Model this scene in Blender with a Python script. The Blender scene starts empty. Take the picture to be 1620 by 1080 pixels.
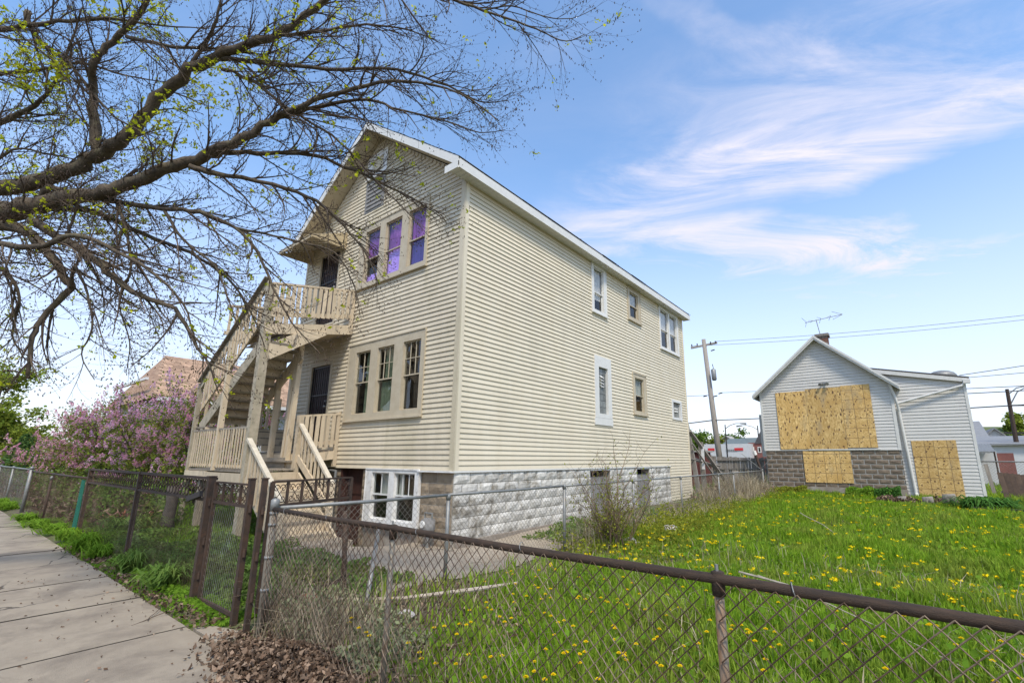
import bpy, math, random
import numpy as np
from mathutils import Vector, Matrix, noise
random.seed(7); rng = np.random.default_rng(7)
S = bpy.context.scene; COL = S.collection
R = math.radians
# ---------------------------------------------------------------- camera
cam = bpy.data.cameras.new('camera'); camo = bpy.data.objects.new('camera', cam); COL.objects.link(camo)
yaw, pitch, roll = R(36.95182), R(12.3296), R(.23258)
f = Vector((-math.sin(yaw)*math.cos(pitch), math.cos(yaw)*math.cos(pitch), math.sin(pitch)))
r0 = Vector((math.cos(yaw), math.sin(yaw), 0)); u0 = r0.cross(f)
rr = math.cos(roll)*r0+math.sin(roll)*u0; uu = -math.sin(roll)*r0+math.cos(roll)*u0
camo.matrix_world = Matrix(((rr.x, uu.x, -f.x, 0), (rr.y, uu.y, -f.y, 0), (rr.z, uu.z, -f.z, 1.5), (0, 0, 0, 1)))
cam.sensor_fit = 'HORIZONTAL'; cam.sensor_width = 36; cam.lens = 36*732.0776/1620
cam.shift_x = -(859.645-810)/1620; cam.shift_y = (564.93-540)/1620
cam.clip_start = .05; cam.clip_end = 2000
S.camera = camo
# ---------------------------------------------------------------- sky, sun, exposure
SUN_EL, SUN_AZ = 54, 131          # azimuth clockwise from +Y
w = bpy.data.worlds.new('World'); S.world = w; w.use_nodes = True
nt = w.node_tree; nt.nodes.clear(); N = nt.nodes.new; LK = nt.links.new
sky = N('ShaderNodeTexSky'); sky.sky_type = 'NISHITA'; sky.sun_disc = False
sky.sun_elevation = R(SUN_EL); sky.sun_rotation = R(SUN_AZ); sky.altitude = 100; sky.air_density = 1.0; sky.dust_density = .6; sky.ozone_density = 3.0
tc = N('ShaderNodeTexCoord')
sep = N('ShaderNodeSeparateXYZ'); LK(tc.outputs['Generated'], sep.inputs[0])
# clouds live on a plane high above: direction / elevation
zc = N('ShaderNodeMath'); zc.operation = 'ADD'; zc.inputs[1].default_value = .16; LK(sep.outputs['Z'], zc.inputs[0])
zm = N('ShaderNodeMath'); zm.operation = 'MAXIMUM'; zm.inputs[1].default_value = .05; LK(zc.outputs[0], zm.inputs[0])
def div(a):
    d = N('ShaderNodeMath'); d.operation = 'DIVIDE'; LK(a, d.inputs[0]); LK(zm.outputs[0], d.inputs[1]); return d.outputs[0]
cmb = N('ShaderNodeCombineXYZ'); LK(div(sep.outputs['X']), cmb.inputs[0]); LK(div(sep.outputs['Y']), cmb.inputs[1])
mp = N('ShaderNodeMapping'); mp.vector_type = 'TEXTURE'; mp.inputs['Rotation'].default_value = (0, 0, R(28)); mp.inputs['Scale'].default_value = (1.9, .72, 1)
mp.inputs['Location'].default_value = (3.35, .2, 0)
LK(cmb.outputs[0], mp.inputs[0])
def wn(scale, detail, rough, dist, lac=2.0):
    n = N('ShaderNodeTexNoise'); n.inputs['Scale'].default_value = scale; n.inputs['Detail'].default_value = detail
    n.inputs['Roughness'].default_value = rough; n.inputs['Distortion'].default_value = dist; LK(mp.outputs[0], n.inputs['Vector']); return n.outputs['Fac']
def ramp(v, a, b, mode='EASE'):
    r_ = N('ShaderNodeMapRange'); r_.interpolation_type = 'SMOOTHSTEP'; r_.inputs['From Min'].default_value = a; r_.inputs['From Max'].default_value = b
    LK(v, r_.inputs['Value']); return r_.outputs['Result']
big = ramp(wn(.9, 3, .5, .4), .58, .78)
fine2 = ramp(wn(3.0, 13, .68, 1.0), .26, .70)
fine = ramp(wn(2.6, 9, .62, .9), .36, .72)
mul = N('ShaderNodeMath'); mul.operation = 'MULTIPLY'; LK(big, mul.inputs[0]); LK(fine, mul.inputs[1])
veil = N('ShaderNodeMath'); veil.operation = 'MULTIPLY'; veil.inputs[1].default_value = .10; LK(ramp(wn(1.6, 7, .6, .6), .3, .8), veil.inputs[0])
# two long cirrus streaks and smaller ones, each an ellipse on the cloud plane broken up by the fine noise
last = mul.outputs[0]
for (cx_, cy_, ang, hl, hw, st) in ((-.12, 1.26, 11, .95, .20, 1.15), (.15, 1.12, 18, .8, .30, .7), (-.30, 1.60, 32, 1.0, .24, 1.0), (-.1, 1.9, 20, 1.2, .3, .5), (-.14, .83, 55, .30, .05, .35), (-.10, 2.15, 17, .8, .10, .5), (-.41, 1.07, -20, .2, .05, .3), (1.3, 1.4, 15, .9, .2, .7), (-2.3, .7, 60, .7, .2, .6), (-1.6, -1.2, 20, 1.2, .3, .7), (1.2, -1.0, 25, 1.3, .25, .7)):
    m1 = N('ShaderNodeMapping'); m1.vector_type = 'TEXTURE'; m1.inputs['Location'].default_value = (cx_, cy_, 0); m1.inputs['Rotation'].default_value = (0, 0, R(ang)); m1.inputs['Scale'].default_value = (hl, hw, 1)
    wv = N('ShaderNodeTexNoise'); wv.inputs['Scale'].default_value = 3.2; wv.inputs['Detail'].default_value = 5; LK(cmb.outputs[0], wv.inputs['Vector'])
    wa = N('ShaderNodeVectorMath'); wa.operation = 'MULTIPLY_ADD'; wa.inputs[1].default_value = (.34, .34, 0); LK(wv.outputs['Color'], wa.inputs[0]); LK(cmb.outputs[0], wa.inputs[2])
    ws = N('ShaderNodeVectorMath'); ws.operation = 'SUBTRACT'; ws.inputs[1].default_value = (.17, .17, 0); LK(wa.outputs[0], ws.inputs[0]); LK(ws.outputs[0], m1.inputs[0])
    g1 = N('ShaderNodeTexGradient'); g1.gradient_type = 'SPHERICAL'; LK(m1.outputs[0], g1.inputs[0])
    gm_ = ramp(g1.outputs['Fac'], 0, .75)
    m2 = N('ShaderNodeMath'); m2.operation = 'MULTIPLY'; LK(gm_, m2.inputs[0]); LK(fine2, m2.inputs[1])
    m3 = N('ShaderNodeMath'); m3.operation = 'MULTIPLY'; m3.inputs[1].default_value = st*.95; LK(m2.outputs[0], m3.inputs[0])
    m4 = N('ShaderNodeMath'); m4.operation = 'ADD'; LK(last, m4.inputs[0]); LK(m3.outputs[0], m4.inputs[1]); last = m4.outputs[0]
add = N('ShaderNodeMath'); add.operation = 'ADD'; add.use_clamp = True; LK(last, add.inputs[0]); LK(veil.outputs[0], add.inputs[1])
# low sky: a pale band of thin cloud and moisture all round the horizon
hz = N('ShaderNodeMapRange'); hz.interpolation_type = 'SMOOTHSTEP'; hz.inputs['From Min'].default_value = .62; hz.inputs['From Max'].default_value = -.05
LK(sep.outputs['Z'], hz.inputs['Value'])
hz2 = N('ShaderNodeMath'); hz2.operation = 'MULTIPLY'; hz2.inputs[1].default_value = .80; LK(hz.outputs['Result'], hz2.inputs[0])
mx = N('ShaderNodeMath'); mx.operation = 'MAXIMUM'; LK(add.outputs[0], mx.inputs[0]); LK(hz2.outputs[0], mx.inputs[1])
hsv = N('ShaderNodeHueSaturation'); hsv.inputs['Saturation'].default_value = 1.05; hsv.inputs['Hue'].default_value = .496; hsv.inputs['Value'].default_value = 1.75
LK(sky.outputs[0], hsv.inputs['Color'])
mixc = N('ShaderNodeMix'); mixc.data_type = 'RGBA'; LK(mx.outputs[0], mixc.inputs['Factor']); LK(hsv.outputs[0], mixc.inputs['A'])
mixc.inputs['B'].default_value = (5.2, 5.05, 5.8, 1)
bg = N('ShaderNodeBackground'); bg.inputs['Strength'].default_value = .1; LK(mixc.outputs['Result'], bg.inputs['Color'])
wo = N('ShaderNodeOutputWorld'); LK(bg.outputs[0], wo.inputs['Surface'])
sl = bpy.data.lights.new('sun', 'SUN'); sl.energy = 2.0; sl.angle = R(10); sl.color = (1, .93, .80)
so = bpy.data.objects.new('sun', sl); COL.objects.link(so)
sd = Vector((math.sin(R(SUN_AZ))*math.cos(R(SUN_EL)), math.cos(R(SUN_AZ))*math.cos(R(SUN_EL)), math.sin(R(SUN_EL))))
so.rotation_euler = sd.to_track_quat('Z', 'Y').to_euler(); so.location = (0, 0, 30)
S.view_settings.view_transform = 'Standard'; S.view_settings.look = 'None'; S.view_settings.gamma = 1; S.view_settings.exposure = 0.86
S.view_settings.use_curve_mapping = False
S.render.engine = 'CYCLES'; S.cycles.max_bounces = 6; S.cycles.transparent_max_bounces = 12
# ---------------------------------------------------------------- materials
def base(name):
    m = bpy.data.materials.new(name); m.use_nodes = True; t = m.node_tree; t.nodes.clear()
    o = t.nodes.new('ShaderNodeOutputMaterial'); p = t.nodes.new('ShaderNodeBsdfPrincipled'); t.links.new(p.outputs[0], o.inputs[0]); return m, t, p, o
def c4(c): return (c[0], c[1], c[2], 1)
def noi(t, vec, scale, detail=6, rough=.6, dist=0.):
    n = t.nodes.new('ShaderNodeTexNoise'); n.inputs['Scale'].default_value = scale; n.inputs['Detail'].default_value = detail
    n.inputs['Roughness'].default_value = rough; n.inputs['Distortion'].default_value = dist; t.links.new(vec, n.inputs['Vector']); return n.outputs['Fac']
def rmp(t, v, a, b, lo=0., hi=1.):
    r_ = t.nodes.new('ShaderNodeMapRange'); r_.inputs['From Min'].default_value = a; r_.inputs['From Max'].default_value = b
    r_.inputs['To Min'].default_value = lo; r_.inputs['To Max'].default_value = hi; t.links.new(v, r_.inputs['Value']); return r_.outputs['Result']
def mixrgb(t, fac, a, b, mode='MIX'):
    m = t.nodes.new('ShaderNodeMix'); m.data_type = 'RGBA'; m.blend_type = mode
    for s, v in (('Factor', fac), ('A', a), ('B', b)):
        if isinstance(v, (int, float)): m.inputs[s].default_value = v
        elif isinstance(v, tuple): m.inputs[s].default_value = c4(v)
        else: t.links.new(v, m.inputs[s])
    return m.outputs['Result']
def pos(t, scale=(1, 1, 1)):
    g = t.nodes.new('ShaderNodeNewGeometry')
    if scale == (1, 1, 1): return g.outputs['Position']
    m = t.nodes.new('ShaderNodeMapping'); m.inputs['Scale'].default_value = scale; t.links.new(g.outputs['Position'], m.inputs[0]); return m.outputs[0]
def M(name, c1, c2=None, scale=6., rough=.75, bump=0., bs=60., c3=None, s3=2., t3=(.5, .7), stretch=(1, 1, 1), objvar=.0, islvar=.0, metal=0., spec=.4):
    """base colour c1 broken up by c2 (fine) and c3 (patches); stains have their own shape"""
    m, t, p, o = base(name); v = pos(t, stretch)
    col = c1
    if c2: col = mixrgb(t, rmp(t, noi(t, v, scale, 8, .65), .35, .65), c1, c2)
    if c3: col = mixrgb(t, rmp(t, noi(t, v, s3, 8, .7, .3), *t3), col, c3)
    if objvar or islvar:
        if objvar: oi = t.nodes.new('ShaderNodeObjectInfo'); rv = oi.outputs['Random']; am = objvar
        else: g = t.nodes.new('ShaderNodeNewGeometry'); rv = g.outputs['Random Per Island']; am = islvar
        h = t.nodes.new('ShaderNodeHueSaturation'); t.links.new(rmp(t, rv, 0, 1, 1-am, 1+am), h.inputs['Value'])
        if isinstance(col, tuple): h.inputs['Color'].default_value = c4(col)
        else: t.links.new(col, h.inputs['Color'])
        col = h.outputs[0]
    if isinstance(col, tuple): p.inputs['Base Color'].default_value = c4(col)
    else: t.links.new(col, p.inputs['Base Color'])
    p.inputs['Roughness'].default_value = rough; p.inputs['Metallic'].default_value = metal; p.inputs['Specular IOR Level'].default_value = spec
    if bump:
        b = t.nodes.new('ShaderNodeBump'); b.inputs['Strength'].default_value = bump; b.inputs['Distance'].default_value = .01
        t.links.new(noi(t, v, bs, 6, .6), b.inputs['Height']); t.links.new(b.outputs[0], p.inputs['Normal'])
    return m
def LEAF(name, c1, c2, var=.35, trans=.45, patch=None, ps=1.2):
    m, t, p, o = base(name); t.nodes.remove(p)
    g = t.nodes.new('ShaderNodeNewGeometry'); col = mixrgb(t, g.outputs['Random Per Island'], c1, c2)
    if patch: col = mixrgb(t, rmp(t, noi(t, pos(t), ps, 4, .6), .45, .62), col, patch)
    h = t.nodes.new('ShaderNodeHueSaturation'); t.links.new(col, h.inputs['Color'])
    ml = t.nodes.new('ShaderNodeMath'); ml.operation = 'MULTIPLY'; ml.inputs[1].default_value = 7.31; t.links.new(g.outputs['Random Per Island'], ml.inputs[0])
    fr = t.nodes.new('ShaderNodeMath'); fr.operation = 'FRACT'; t.links.new(ml.outputs[0], fr.inputs[0])
    t.links.new(rmp(t, fr.outputs[0], 0, 1, 1-var, 1+var), h.inputs['Value'])
    d = t.nodes.new('ShaderNodeBsdfDiffuse'); tr = t.nodes.new('ShaderNodeBsdfTranslucent'); mx_ = t.nodes.new('ShaderNodeMixShader'); mx_.inputs[0].default_value = trans
    t.links.new(h.outputs[0], d.inputs[0]); t.links.new(h.outputs[0], tr.inputs[0]); t.links.new(d.outputs[0], mx_.inputs[1]); t.links.new(tr.outputs[0], mx_.inputs[2])
    t.links.new(mx_.outputs[0], o.inputs[0]); return m
m_siding = M('cream_siding', (.68, .60, .45), (.65, .565, .41), 3, .55, .08, 30, (.54, .475, .345), .7, (.52, .85), (1, 1, .25), objvar=.035)
m_sidingf = M('cream_siding_weathered', (.62, .54, .40), (.55, .475, .345), 4, .6, .06, 40, (.38, .33, .20), 1.1, (.5, .85), (1, 1, .22), objvar=.04)
m_trimc = M('tan_trim', (.50, .43, .31), (.44, .37, .26), 5, .6, .08, 50, (.30, .25, .17), 6, (.6, .8), objvar=.04)
m_white = M('white_metal_trim', (.70, .68, .63), (.64, .62, .57), 5, .5, .04, 40, (.45, .43, .38), 3, (.6, .85))
m_whitep = M('old_white_paint', (.74, .73, .70), (.62, .60, .56), 9, .65, .15, 70, (.32, .28, .22), 9, (.60, .72))
m_fdn = M('whitewashed_stone_block', (.66, .63, .57), (.46, .43, .37), 9, .9, 1.0, 30, (.20, .17, .125), 2.8, (.50, .66), objvar=.14)
m_fdnb = M('brown_stone_block', (.30, .235, .16), (.23, .175, .12), 7, .9, .8, 35, (.12, .095, .07), 5, (.55, .75), objvar=.14)
m_mort = M('mortar', (.36, .33, .28), (.25, .22, .18), 12, .95, .4, 50)
m_rub = M('parged_footing', (.30, .25, .20), (.22, .18, .14), 6, .95, .6, 30, (.36, .33, .28), 2)
m_gblk = M('grey_stone_block', (.21, .16, .112), (.13, .098, .07), 9, .9, .8, 30, (.22, .20, .18), 6, (.6, .8), objvar=.16)
m_gmort = M('pale_mortar', (.42, .40, .36), (.32, .30, .27), 12, .95)
m_gside = M('grey_vinyl_siding', (.56, .535, .485), (.52, .495, .45), 3, .5, .04, 40, (.44, .44, .42), .9, (.55, .85), (1, 1, .3), objvar=.03)
m_gtrim = M('grey_white_trim', (.64, .62, .57), (.56, .54, .49), 5, .55, .04, 40, (.42, .40, .36), 4, (.62, .85))
m_shing = M('dark_shingle', (.06, .055, .05), (.10, .09, .08), 20, .95, .6, 60)
m_brown = M('tan_shingle', (.44, .28, .18), (.30, .18, .12), 1.7, .95, .4, 40, (.52, .36, .24), 2.4, (.5, .6), (1, 1.3, 5), objvar=.25)
m_paintwood = M('peeling_tan_paint', (.60, .49, .34), (.51, .41, .28), 8, .75, .35, 45, (.21, .175, .13), 5.5, (.56, .68), (1, 1, .35), objvar=.09)
m_deck = M('weathered_deck_wood', (.33, .28, .21), (.22, .185, .145), 9, .85, .5, 40, (.13, .115, .09), 4, (.5, .7), (.5, 3, 1), objvar=.15)
m_mossy = M('mossy_painted_wood', (.44, .37, .27), (.30, .26, .18), 6, .85, .5, 40, (.20, .18, .13), 5, (.54, .66), objvar=.1)
m_wood = M('grey_weathered_wood', (.30, .265, .22), (.20, .175, .15), 9, .9, .5, 40, (.10, .085, .07), 4, (.6, .8), (2, 2, .25), objvar=.2)
m_rust = M('rusty_brown_iron', (.036, .025, .018), (.075, .041, .024), 14, .72, .4, 90, (.17, .075, .035), 5, (.62, .80), objvar=.08)
m_rail = M('rusted_fence_rail', (.036, .026, .019), (.070, .044, .028), 18, .75, .5, 120, (.13, .085, .055), 6, (.62, .84), (.6, 3, 3), spec=.25)
m_galv = M('galvanised_steel', (.27, .27, .255), (.20, .195, .18), 14, .5, .15, 90, (.24, .14, .07), 6, (.60, .75), metal=.35)
m_galvr = M('galvanised_post_rusting', (.24, .215, .17), (.17, .14, .105), 12, .6, .2, 90, (.21, .11, .05), 5, (.48, .66), (2, 2, .6), metal=.2)
m_wirer = M('rusted_wire', (.055, .036, .026), (.12, .068, .038), 22, .6, c3=(.30, .22, .15), s3=1.4, t3=(.50, .62), metal=.2)
m_wireg = M('tarnished_wire', (.22, .20, .17), (.15, .11, .075), 12, .5, c3=(.34, .33, .30), s3=3, t3=(.52, .66), metal=.3)
m_green = M('green_mesh_wrap', (.02, .16, .10), (.03, .22, .14), 10, .6)
m_conc = M('sidewalk_concrete', (.345, .283, .205), (.285, .232, .168), 3.2, .9, .6, 110, (.155, .122, .09), 1.3, (.47, .72), objvar=.06)
m_concd = M('old_concrete', (.38, .315, .235), (.30, .245, .18), 3, .92, .6, 60, (.22, .18, .14), 1.6, (.52, .74))
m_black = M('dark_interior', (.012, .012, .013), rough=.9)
m_bars = M('black_iron_bars', (.02, .018, .018), (.04, .03, .026), 12, .5)
m_doorr = M('dark_maroon_door', (.05, .018, .018), (.03, .012, .012), 9, .55)
m_doorb = M('brown_worn_door', (.075, .03, .022), (.04, .018, .014), 7, .6, .2, 40, (.14, .07, .05), 4, (.62, .75), (3, 3, .5))
m_curtg = M('green_curtain', (.22, .26, .17), (.14, .17, .11), 6, .9, stretch=(9, 9, .3))
m_blind = M('pale_blind', (.58, .57, .53), (.50, .49, .45), 5, .8)
m_purp = M('purple_sheet', (.26, .065, .36), (.13, .035, .20), 4, .8, c3=(.36, .13, .45), s3=2.2, t3=(.5, .62), stretch=(1, 1, .5))
m_lilacs = M('violet_sheet', (.50, .34, .90), (.42, .26, .80), 3, .8)
m_navy = M('navy_sheet', (.035, .03, .18), (.08, .05, .30), 3, .8)
m_gblock = M('grey_glass_block', (.22, .23, .22), (.14, .15, .145), 9, .25, .6, 25, objvar=.25)
m_brick = M('brick', (.24, .115, .075), (.16, .08, .055), 12, .9, .5, 60, objvar=.2)
m_brickr = M('orange_brick', (.42, .15, .06), (.30, .11, .06), 12, .9)
m_alum = M('tan_awning_metal', (.50, .40, .24), (.42, .33, .2), 5, .5, c3=(.30, .24, .15), s3=5, t3=(.6, .8), objvar=.12)
m_louv = M('grey_bare_board', (.26, .25, .235), (.18, .17, .16), 8, .9, .4, 30)
m_bark = M('tree_bark', (.13, .098, .065), (.065, .049, .034), 16, .95, 1.0, 38, (.17, .145, .08), 5, (.52, .72), (1.6, 1.6, .7))
m_twig = M('twig_bark', (.135, .095, .062), (.07, .05, .036), 9, .9, .3, 60, (.14, .12, .08), 3, (.58, .8))
m_bush = M('bush_stem', (.24, .165, .10), (.15, .105, .07), 9, .9)
m_bud = M('brown_bud', (.06, .035, .02), rough=.8)
m_lbark = M('lilac_bark', (.10, .085, .07), (.055, .045, .038), 12, .95, .4, 40)
m_newleaf = LEAF('new_yellow_green_leaf', (.60, .60, .03), (.42, .48, .03), .3, .6)
m_grass = LEAF('lawn_grass', (.185, .335, .018), (.30, .42, .045), .42, .5, (.29, .36, .055), .9)
m_grassd = LEAF('dry_grass', (.50, .42, .29), (.34, .27, .17), .35, .3)
m_weed = LEAF('ground_weed', (.13, .23, .045), (.20, .30, .07), .35, .4, (.16, .19, .05), 1.4)
m_weed2 = LEAF('bright_weed', (.16, .30, .03), (.23, .36, .04), .3, .5)
m_dark = LEAF('deep_green_leaf', (.055, .14, .03), (.10, .21, .04), .35, .35)
m_litter = LEAF('dead_leaf', (.10, .06, .038), (.28, .20, .14), .6, .15)
m_lil1 = LEAF('lilac_blossom', (.80, .42, .60), (.88, .64, .80), .28, .55, (.66, .33, .42), .8)
m_lil1b = LEAF('pink_lilac_blossom', (.70, .32, .42), (.78, .46, .55), .3, .35)
m_lil2 = LEAF('lilac_leaf', (.22, .29, .045), (.14, .21, .04), .35, .45, (.24, .22, .05), 1.6)
m_forl = LEAF('forsythia_leaf', (.34, .33, .04), (.22, .27, .04), .35, .5)
m_fort = LEAF('far_tree_leaf', (.10, .17, .03), (.17, .25, .04), .4, .4, (.07, .13, .03), .3)
m_forty = LEAF('far_spring_leaf', (.30, .33, .05), (.20, .27, .04), .4, .5)
m_conif = LEAF('conifer_needle', (.07, .14, .045), (.11, .18, .05), .4, .3)
m_yel = LEAF('dandelion_yellow', (.80, .56, .01), (.85, .68, .02), .12, .2)
m_stem = LEAF('flower_stem', (.15, .25, .05), (.18, .28, .06), .2, .3)
m_gorg = LEAF('orange_pink_flower', (.55, .22, .10), (.50, .24, .22), .3, .3)
m_red = M('red_print', (.55, .03, .03), rough=.6)
m_maroon = M('maroon_shed_siding', (.17, .055, .045), (.11, .035, .03), 5, .8, objvar=.08)
m_cloth = M('white_plastic_bag', (.50, .46, .44), (.36, .33, .31), 12, .6)
m_rock = M('pale_rubble', (.55, .50, .45), (.35, .31, .27), 14, .95, .8, 40)
m_paleb = M('bleached_branch', (.50, .42, .33), (.33, .27, .2), 14, .9, .4, 60)
m_asph = M('asphalt', (.055, .055, .055), (.04, .04, .04), 20, .95, .4, 120)
def glassmat(name, tint, refl=.06, gl=.9):
    m, t, p, o = base(name); t.nodes.remove(p)
    tr = t.nodes.new('ShaderNodeBsdfTransparent'); tr.inputs[0].default_value = c4(tint)
    g = t.nodes.new('ShaderNodeBsdfGlossy'); g.inputs['Roughness'].default_value = .03; g.inputs[0].default_value = (gl, gl, gl, 1)
    fr = t.nodes.new('ShaderNodeFresnel'); fr.inputs[0].default_value = 1.5
    bm_ = t.nodes.new('ShaderNodeBump'); bm_.inputs['Strength'].default_value = .12; bm_.inputs['Distance'].default_value = .02
    t.links.new(noi(t, pos(t), 1.6, 2), bm_.inputs['Height']); t.links.new(bm_.outputs[0], g.inputs['Normal'])
    a = t.nodes.new('ShaderNodeMath'); a.operation = 'ADD'; a.inputs[1].default_value = refl; a.use_clamp = True; bf = t.nodes.new('ShaderNodeNewGeometry'); nb = t.nodes.new('ShaderNodeMath'); nb.operation = 'SUBTRACT'; nb.inputs[0].default_value = 1; t.links.new(bf.outputs['Backfacing'], nb.inputs[1])
    ff = t.nodes.new('ShaderNodeMath'); ff.operation = 'MULTIPLY'; t.links.new(a.outputs[0], ff.inputs[0]); t.links.new(nb.outputs[0], ff.inputs[1])
    t.links.new(fr.outputs[0], a.inputs[0])
    mx_ = t.nodes.new('ShaderNodeMixShader'); t.links.new(ff.outputs[0], mx_.inputs[0]); t.links.new(tr.outputs[0], mx_.inputs[1]); t.links.new(g.outputs[0], mx_.inputs[2])
    t.links.new(mx_.outputs[0], o.inputs[0]); return m
m_glass = glassmat('window_glass', (.86, .88, .87), .03)
m_glassw = glassmat('clear_window_glass', (.97, .97, .97), .0)
def add_cracks(m, scale, width, col):
    t = m.node_tree; p = next(n for n in t.nodes if n.type == 'BSDF_PRINCIPLED'); src = p.inputs['Base Color'].links[0].from_socket; v = pos(t)
    nz = t.nodes.new('ShaderNodeTexNoise'); nz.inputs['Scale'].default_value = 3; nz.inputs['Detail'].default_value = 6; t.links.new(v, nz.inputs['Vector'])
    mm = t.nodes.new('ShaderNodeVectorMath'); mm.operation = 'MULTIPLY_ADD'; mm.inputs[1].default_value = (.35, .35, .35); t.links.new(nz.outputs['Color'], mm.inputs[0]); t.links.new(v, mm.inputs[2])
    vo = t.nodes.new('ShaderNodeTexVoronoi'); vo.feature = 'DISTANCE_TO_EDGE'; vo.inputs['Scale'].default_value = scale; t.links.new(mm.outputs[0], vo.inputs['Vector'])
    ln = rmp(t, vo.outputs['Distance'], width, width*.3); mk = rmp(t, noi(t, v, .6, 3), .48, .56); mu = t.nodes.new('ShaderNodeMath'); mu.operation = 'MULTIPLY'; t.links.new(ln, mu.inputs[0]); t.links.new(mk, mu.inputs[1])
    t.links.new(mixrgb(t, mu.outputs[0], src, col), p.inputs['Base Color'])
add_cracks(m_conc, .42, .006, (.07, .055, .04)); add_cracks(m_concd, .55, .010, (.09, .075, .05))
m_joint = M('joint_dirt', (.05, .04, .028), (.03, .024, .018), 20, .95)
# OSB: large overlapping flakes, dark wane flecks; printed nail grid on one variant
def osb(name, grid):
    m, t, p, o = base(name); g = t.nodes.new('ShaderNodeTexCoord')
    mpn = t.nodes.new('ShaderNodeMapping'); t.links.new(g.outputs['Object'], mpn.inputs[0]); mpn.inputs['Scale'].default_value = (20, 20, 9) if not grid else (18, 18, 16)
    nz = t.nodes.new('ShaderNodeTexNoise'); nz.inputs['Scale'].default_value = .8; nz.inputs['Detail'].default_value = 3; t.links.new(mpn.outputs[0], nz.inputs['Vector'])
    mm = t.nodes.new('ShaderNodeVectorMath'); mm.operation = 'MULTIPLY_ADD'; mm.inputs[1].default_value = (1.8, 1.8, 1.8); t.links.new(nz.outputs['Color'], mm.inputs[0]); t.links.new(mpn.outputs[0], mm.inputs[2])
    v = t.nodes.new('ShaderNodeTexVoronoi'); v.inputs['Scale'].default_value = 1.3; t.links.new(mm.outputs[0], v.inputs['Vector'])
    sp = t.nodes.new('ShaderNodeSeparateColor'); t.links.new(v.outputs['Color'], sp.inputs[0])
    col = mixrgb(t, sp.outputs[0], (.42, .25, .07), (.78, .54, .22))
    col = mixrgb(t, rmp(t, noi(t, g.outputs['Object'], 1.3, 5), .4, .7), col, (.50, .30, .09))
    dk = rmp(t, sp.outputs[1], .90, .93) if not grid else rmp(t, sp.outputs[1], .955, .97)
    col = mixrgb(t, dk, col, (.14, .075, .03))
    if grid:
        for ax, per in (('X', .40), ('Z', .40)):
            sx = t.nodes.new('ShaderNodeSeparateXYZ'); t.links.new(g.outputs['Object'], sx.inputs[0])
            md = t.nodes.new('ShaderNodeMath'); md.operation = 'PINGPONG'; md.inputs[1].default_value = per/2; t.links.new(sx.outputs[ax], md.inputs[0])
            lt = t.nodes.new('ShaderNodeMath'); lt.operation = 'LESS_THAN'; lt.inputs[1].default_value = .009; t.links.new(md.outputs[0], lt.inputs[0])
            col = mixrgb(t, lt.outputs[0], col, (.20, .12, .05))
    oi = t.nodes.new('ShaderNodeObjectInfo'); hv = t.nodes.new('ShaderNodeHueSaturation'); t.links.new(rmp(t, oi.outputs['Random'], 0, 1, .86, 1.12), hv.inputs['Value']); t.links.new(col, hv.inputs['Color']); col = mixrgb(t, rmp(t, noi(t, pos(t, (1, 1, .35)), 2.2, 6), .55, .8), hv.outputs[0], (.36, .27, .15))
    t.links.new(col, p.inputs['Base Color']); p.inputs['Roughness'].default_value = .75
    b = t.nodes.new('ShaderNodeBump'); b.inputs['Strength'].default_value = .3; b.inputs['Distance'].default_value = .004
    t.links.new(v.outputs['Distance'], b.inputs['Height']); t.links.new(b.outputs[0], p.inputs['Normal']); return m
m_osb = osb('osb_board', False); m_osbg = osb('osb_board_printed_side', True)
# ground sheet: soil, thatch and green, by noise in place
def groundmat():
    m, t, p, o = base('soil_and_grass'); v = pos(t)
    c = mixrgb(t, rmp(t, noi(t, v, 9, 8, .7), .35, .65), (.10, .145, .025), (.16, .20, .04))
    c = mixrgb(t, rmp(t, noi(t, v, .55, 5, .65), .40, .55), c, (.15, .115, .07))
    c = mixrgb(t, rmp(t, noi(t, v, 40, 5, .7), .4, .7), c, (.06, .05, .028))
    t.links.new(c, p.inputs['Base Color']); p.inputs['Roughness'].default_value = .95
    b = t.nodes.new('ShaderNodeBump'); b.inputs['Strength'].default_value = .8; b.inputs['Distance'].default_value = .03
    t.links.new(noi(t, v, 30, 6, .7), b.inputs['Height']); t.links.new(b.outputs[0], p.inputs['Normal']); return m
m_ground = groundmat()
m_hill = M('far_green_slope', (.085, .125, .03), (.13, .16, .045), .35, .95, .5, 2, (.16, .13, .07), .12, (.5, .7))
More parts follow.
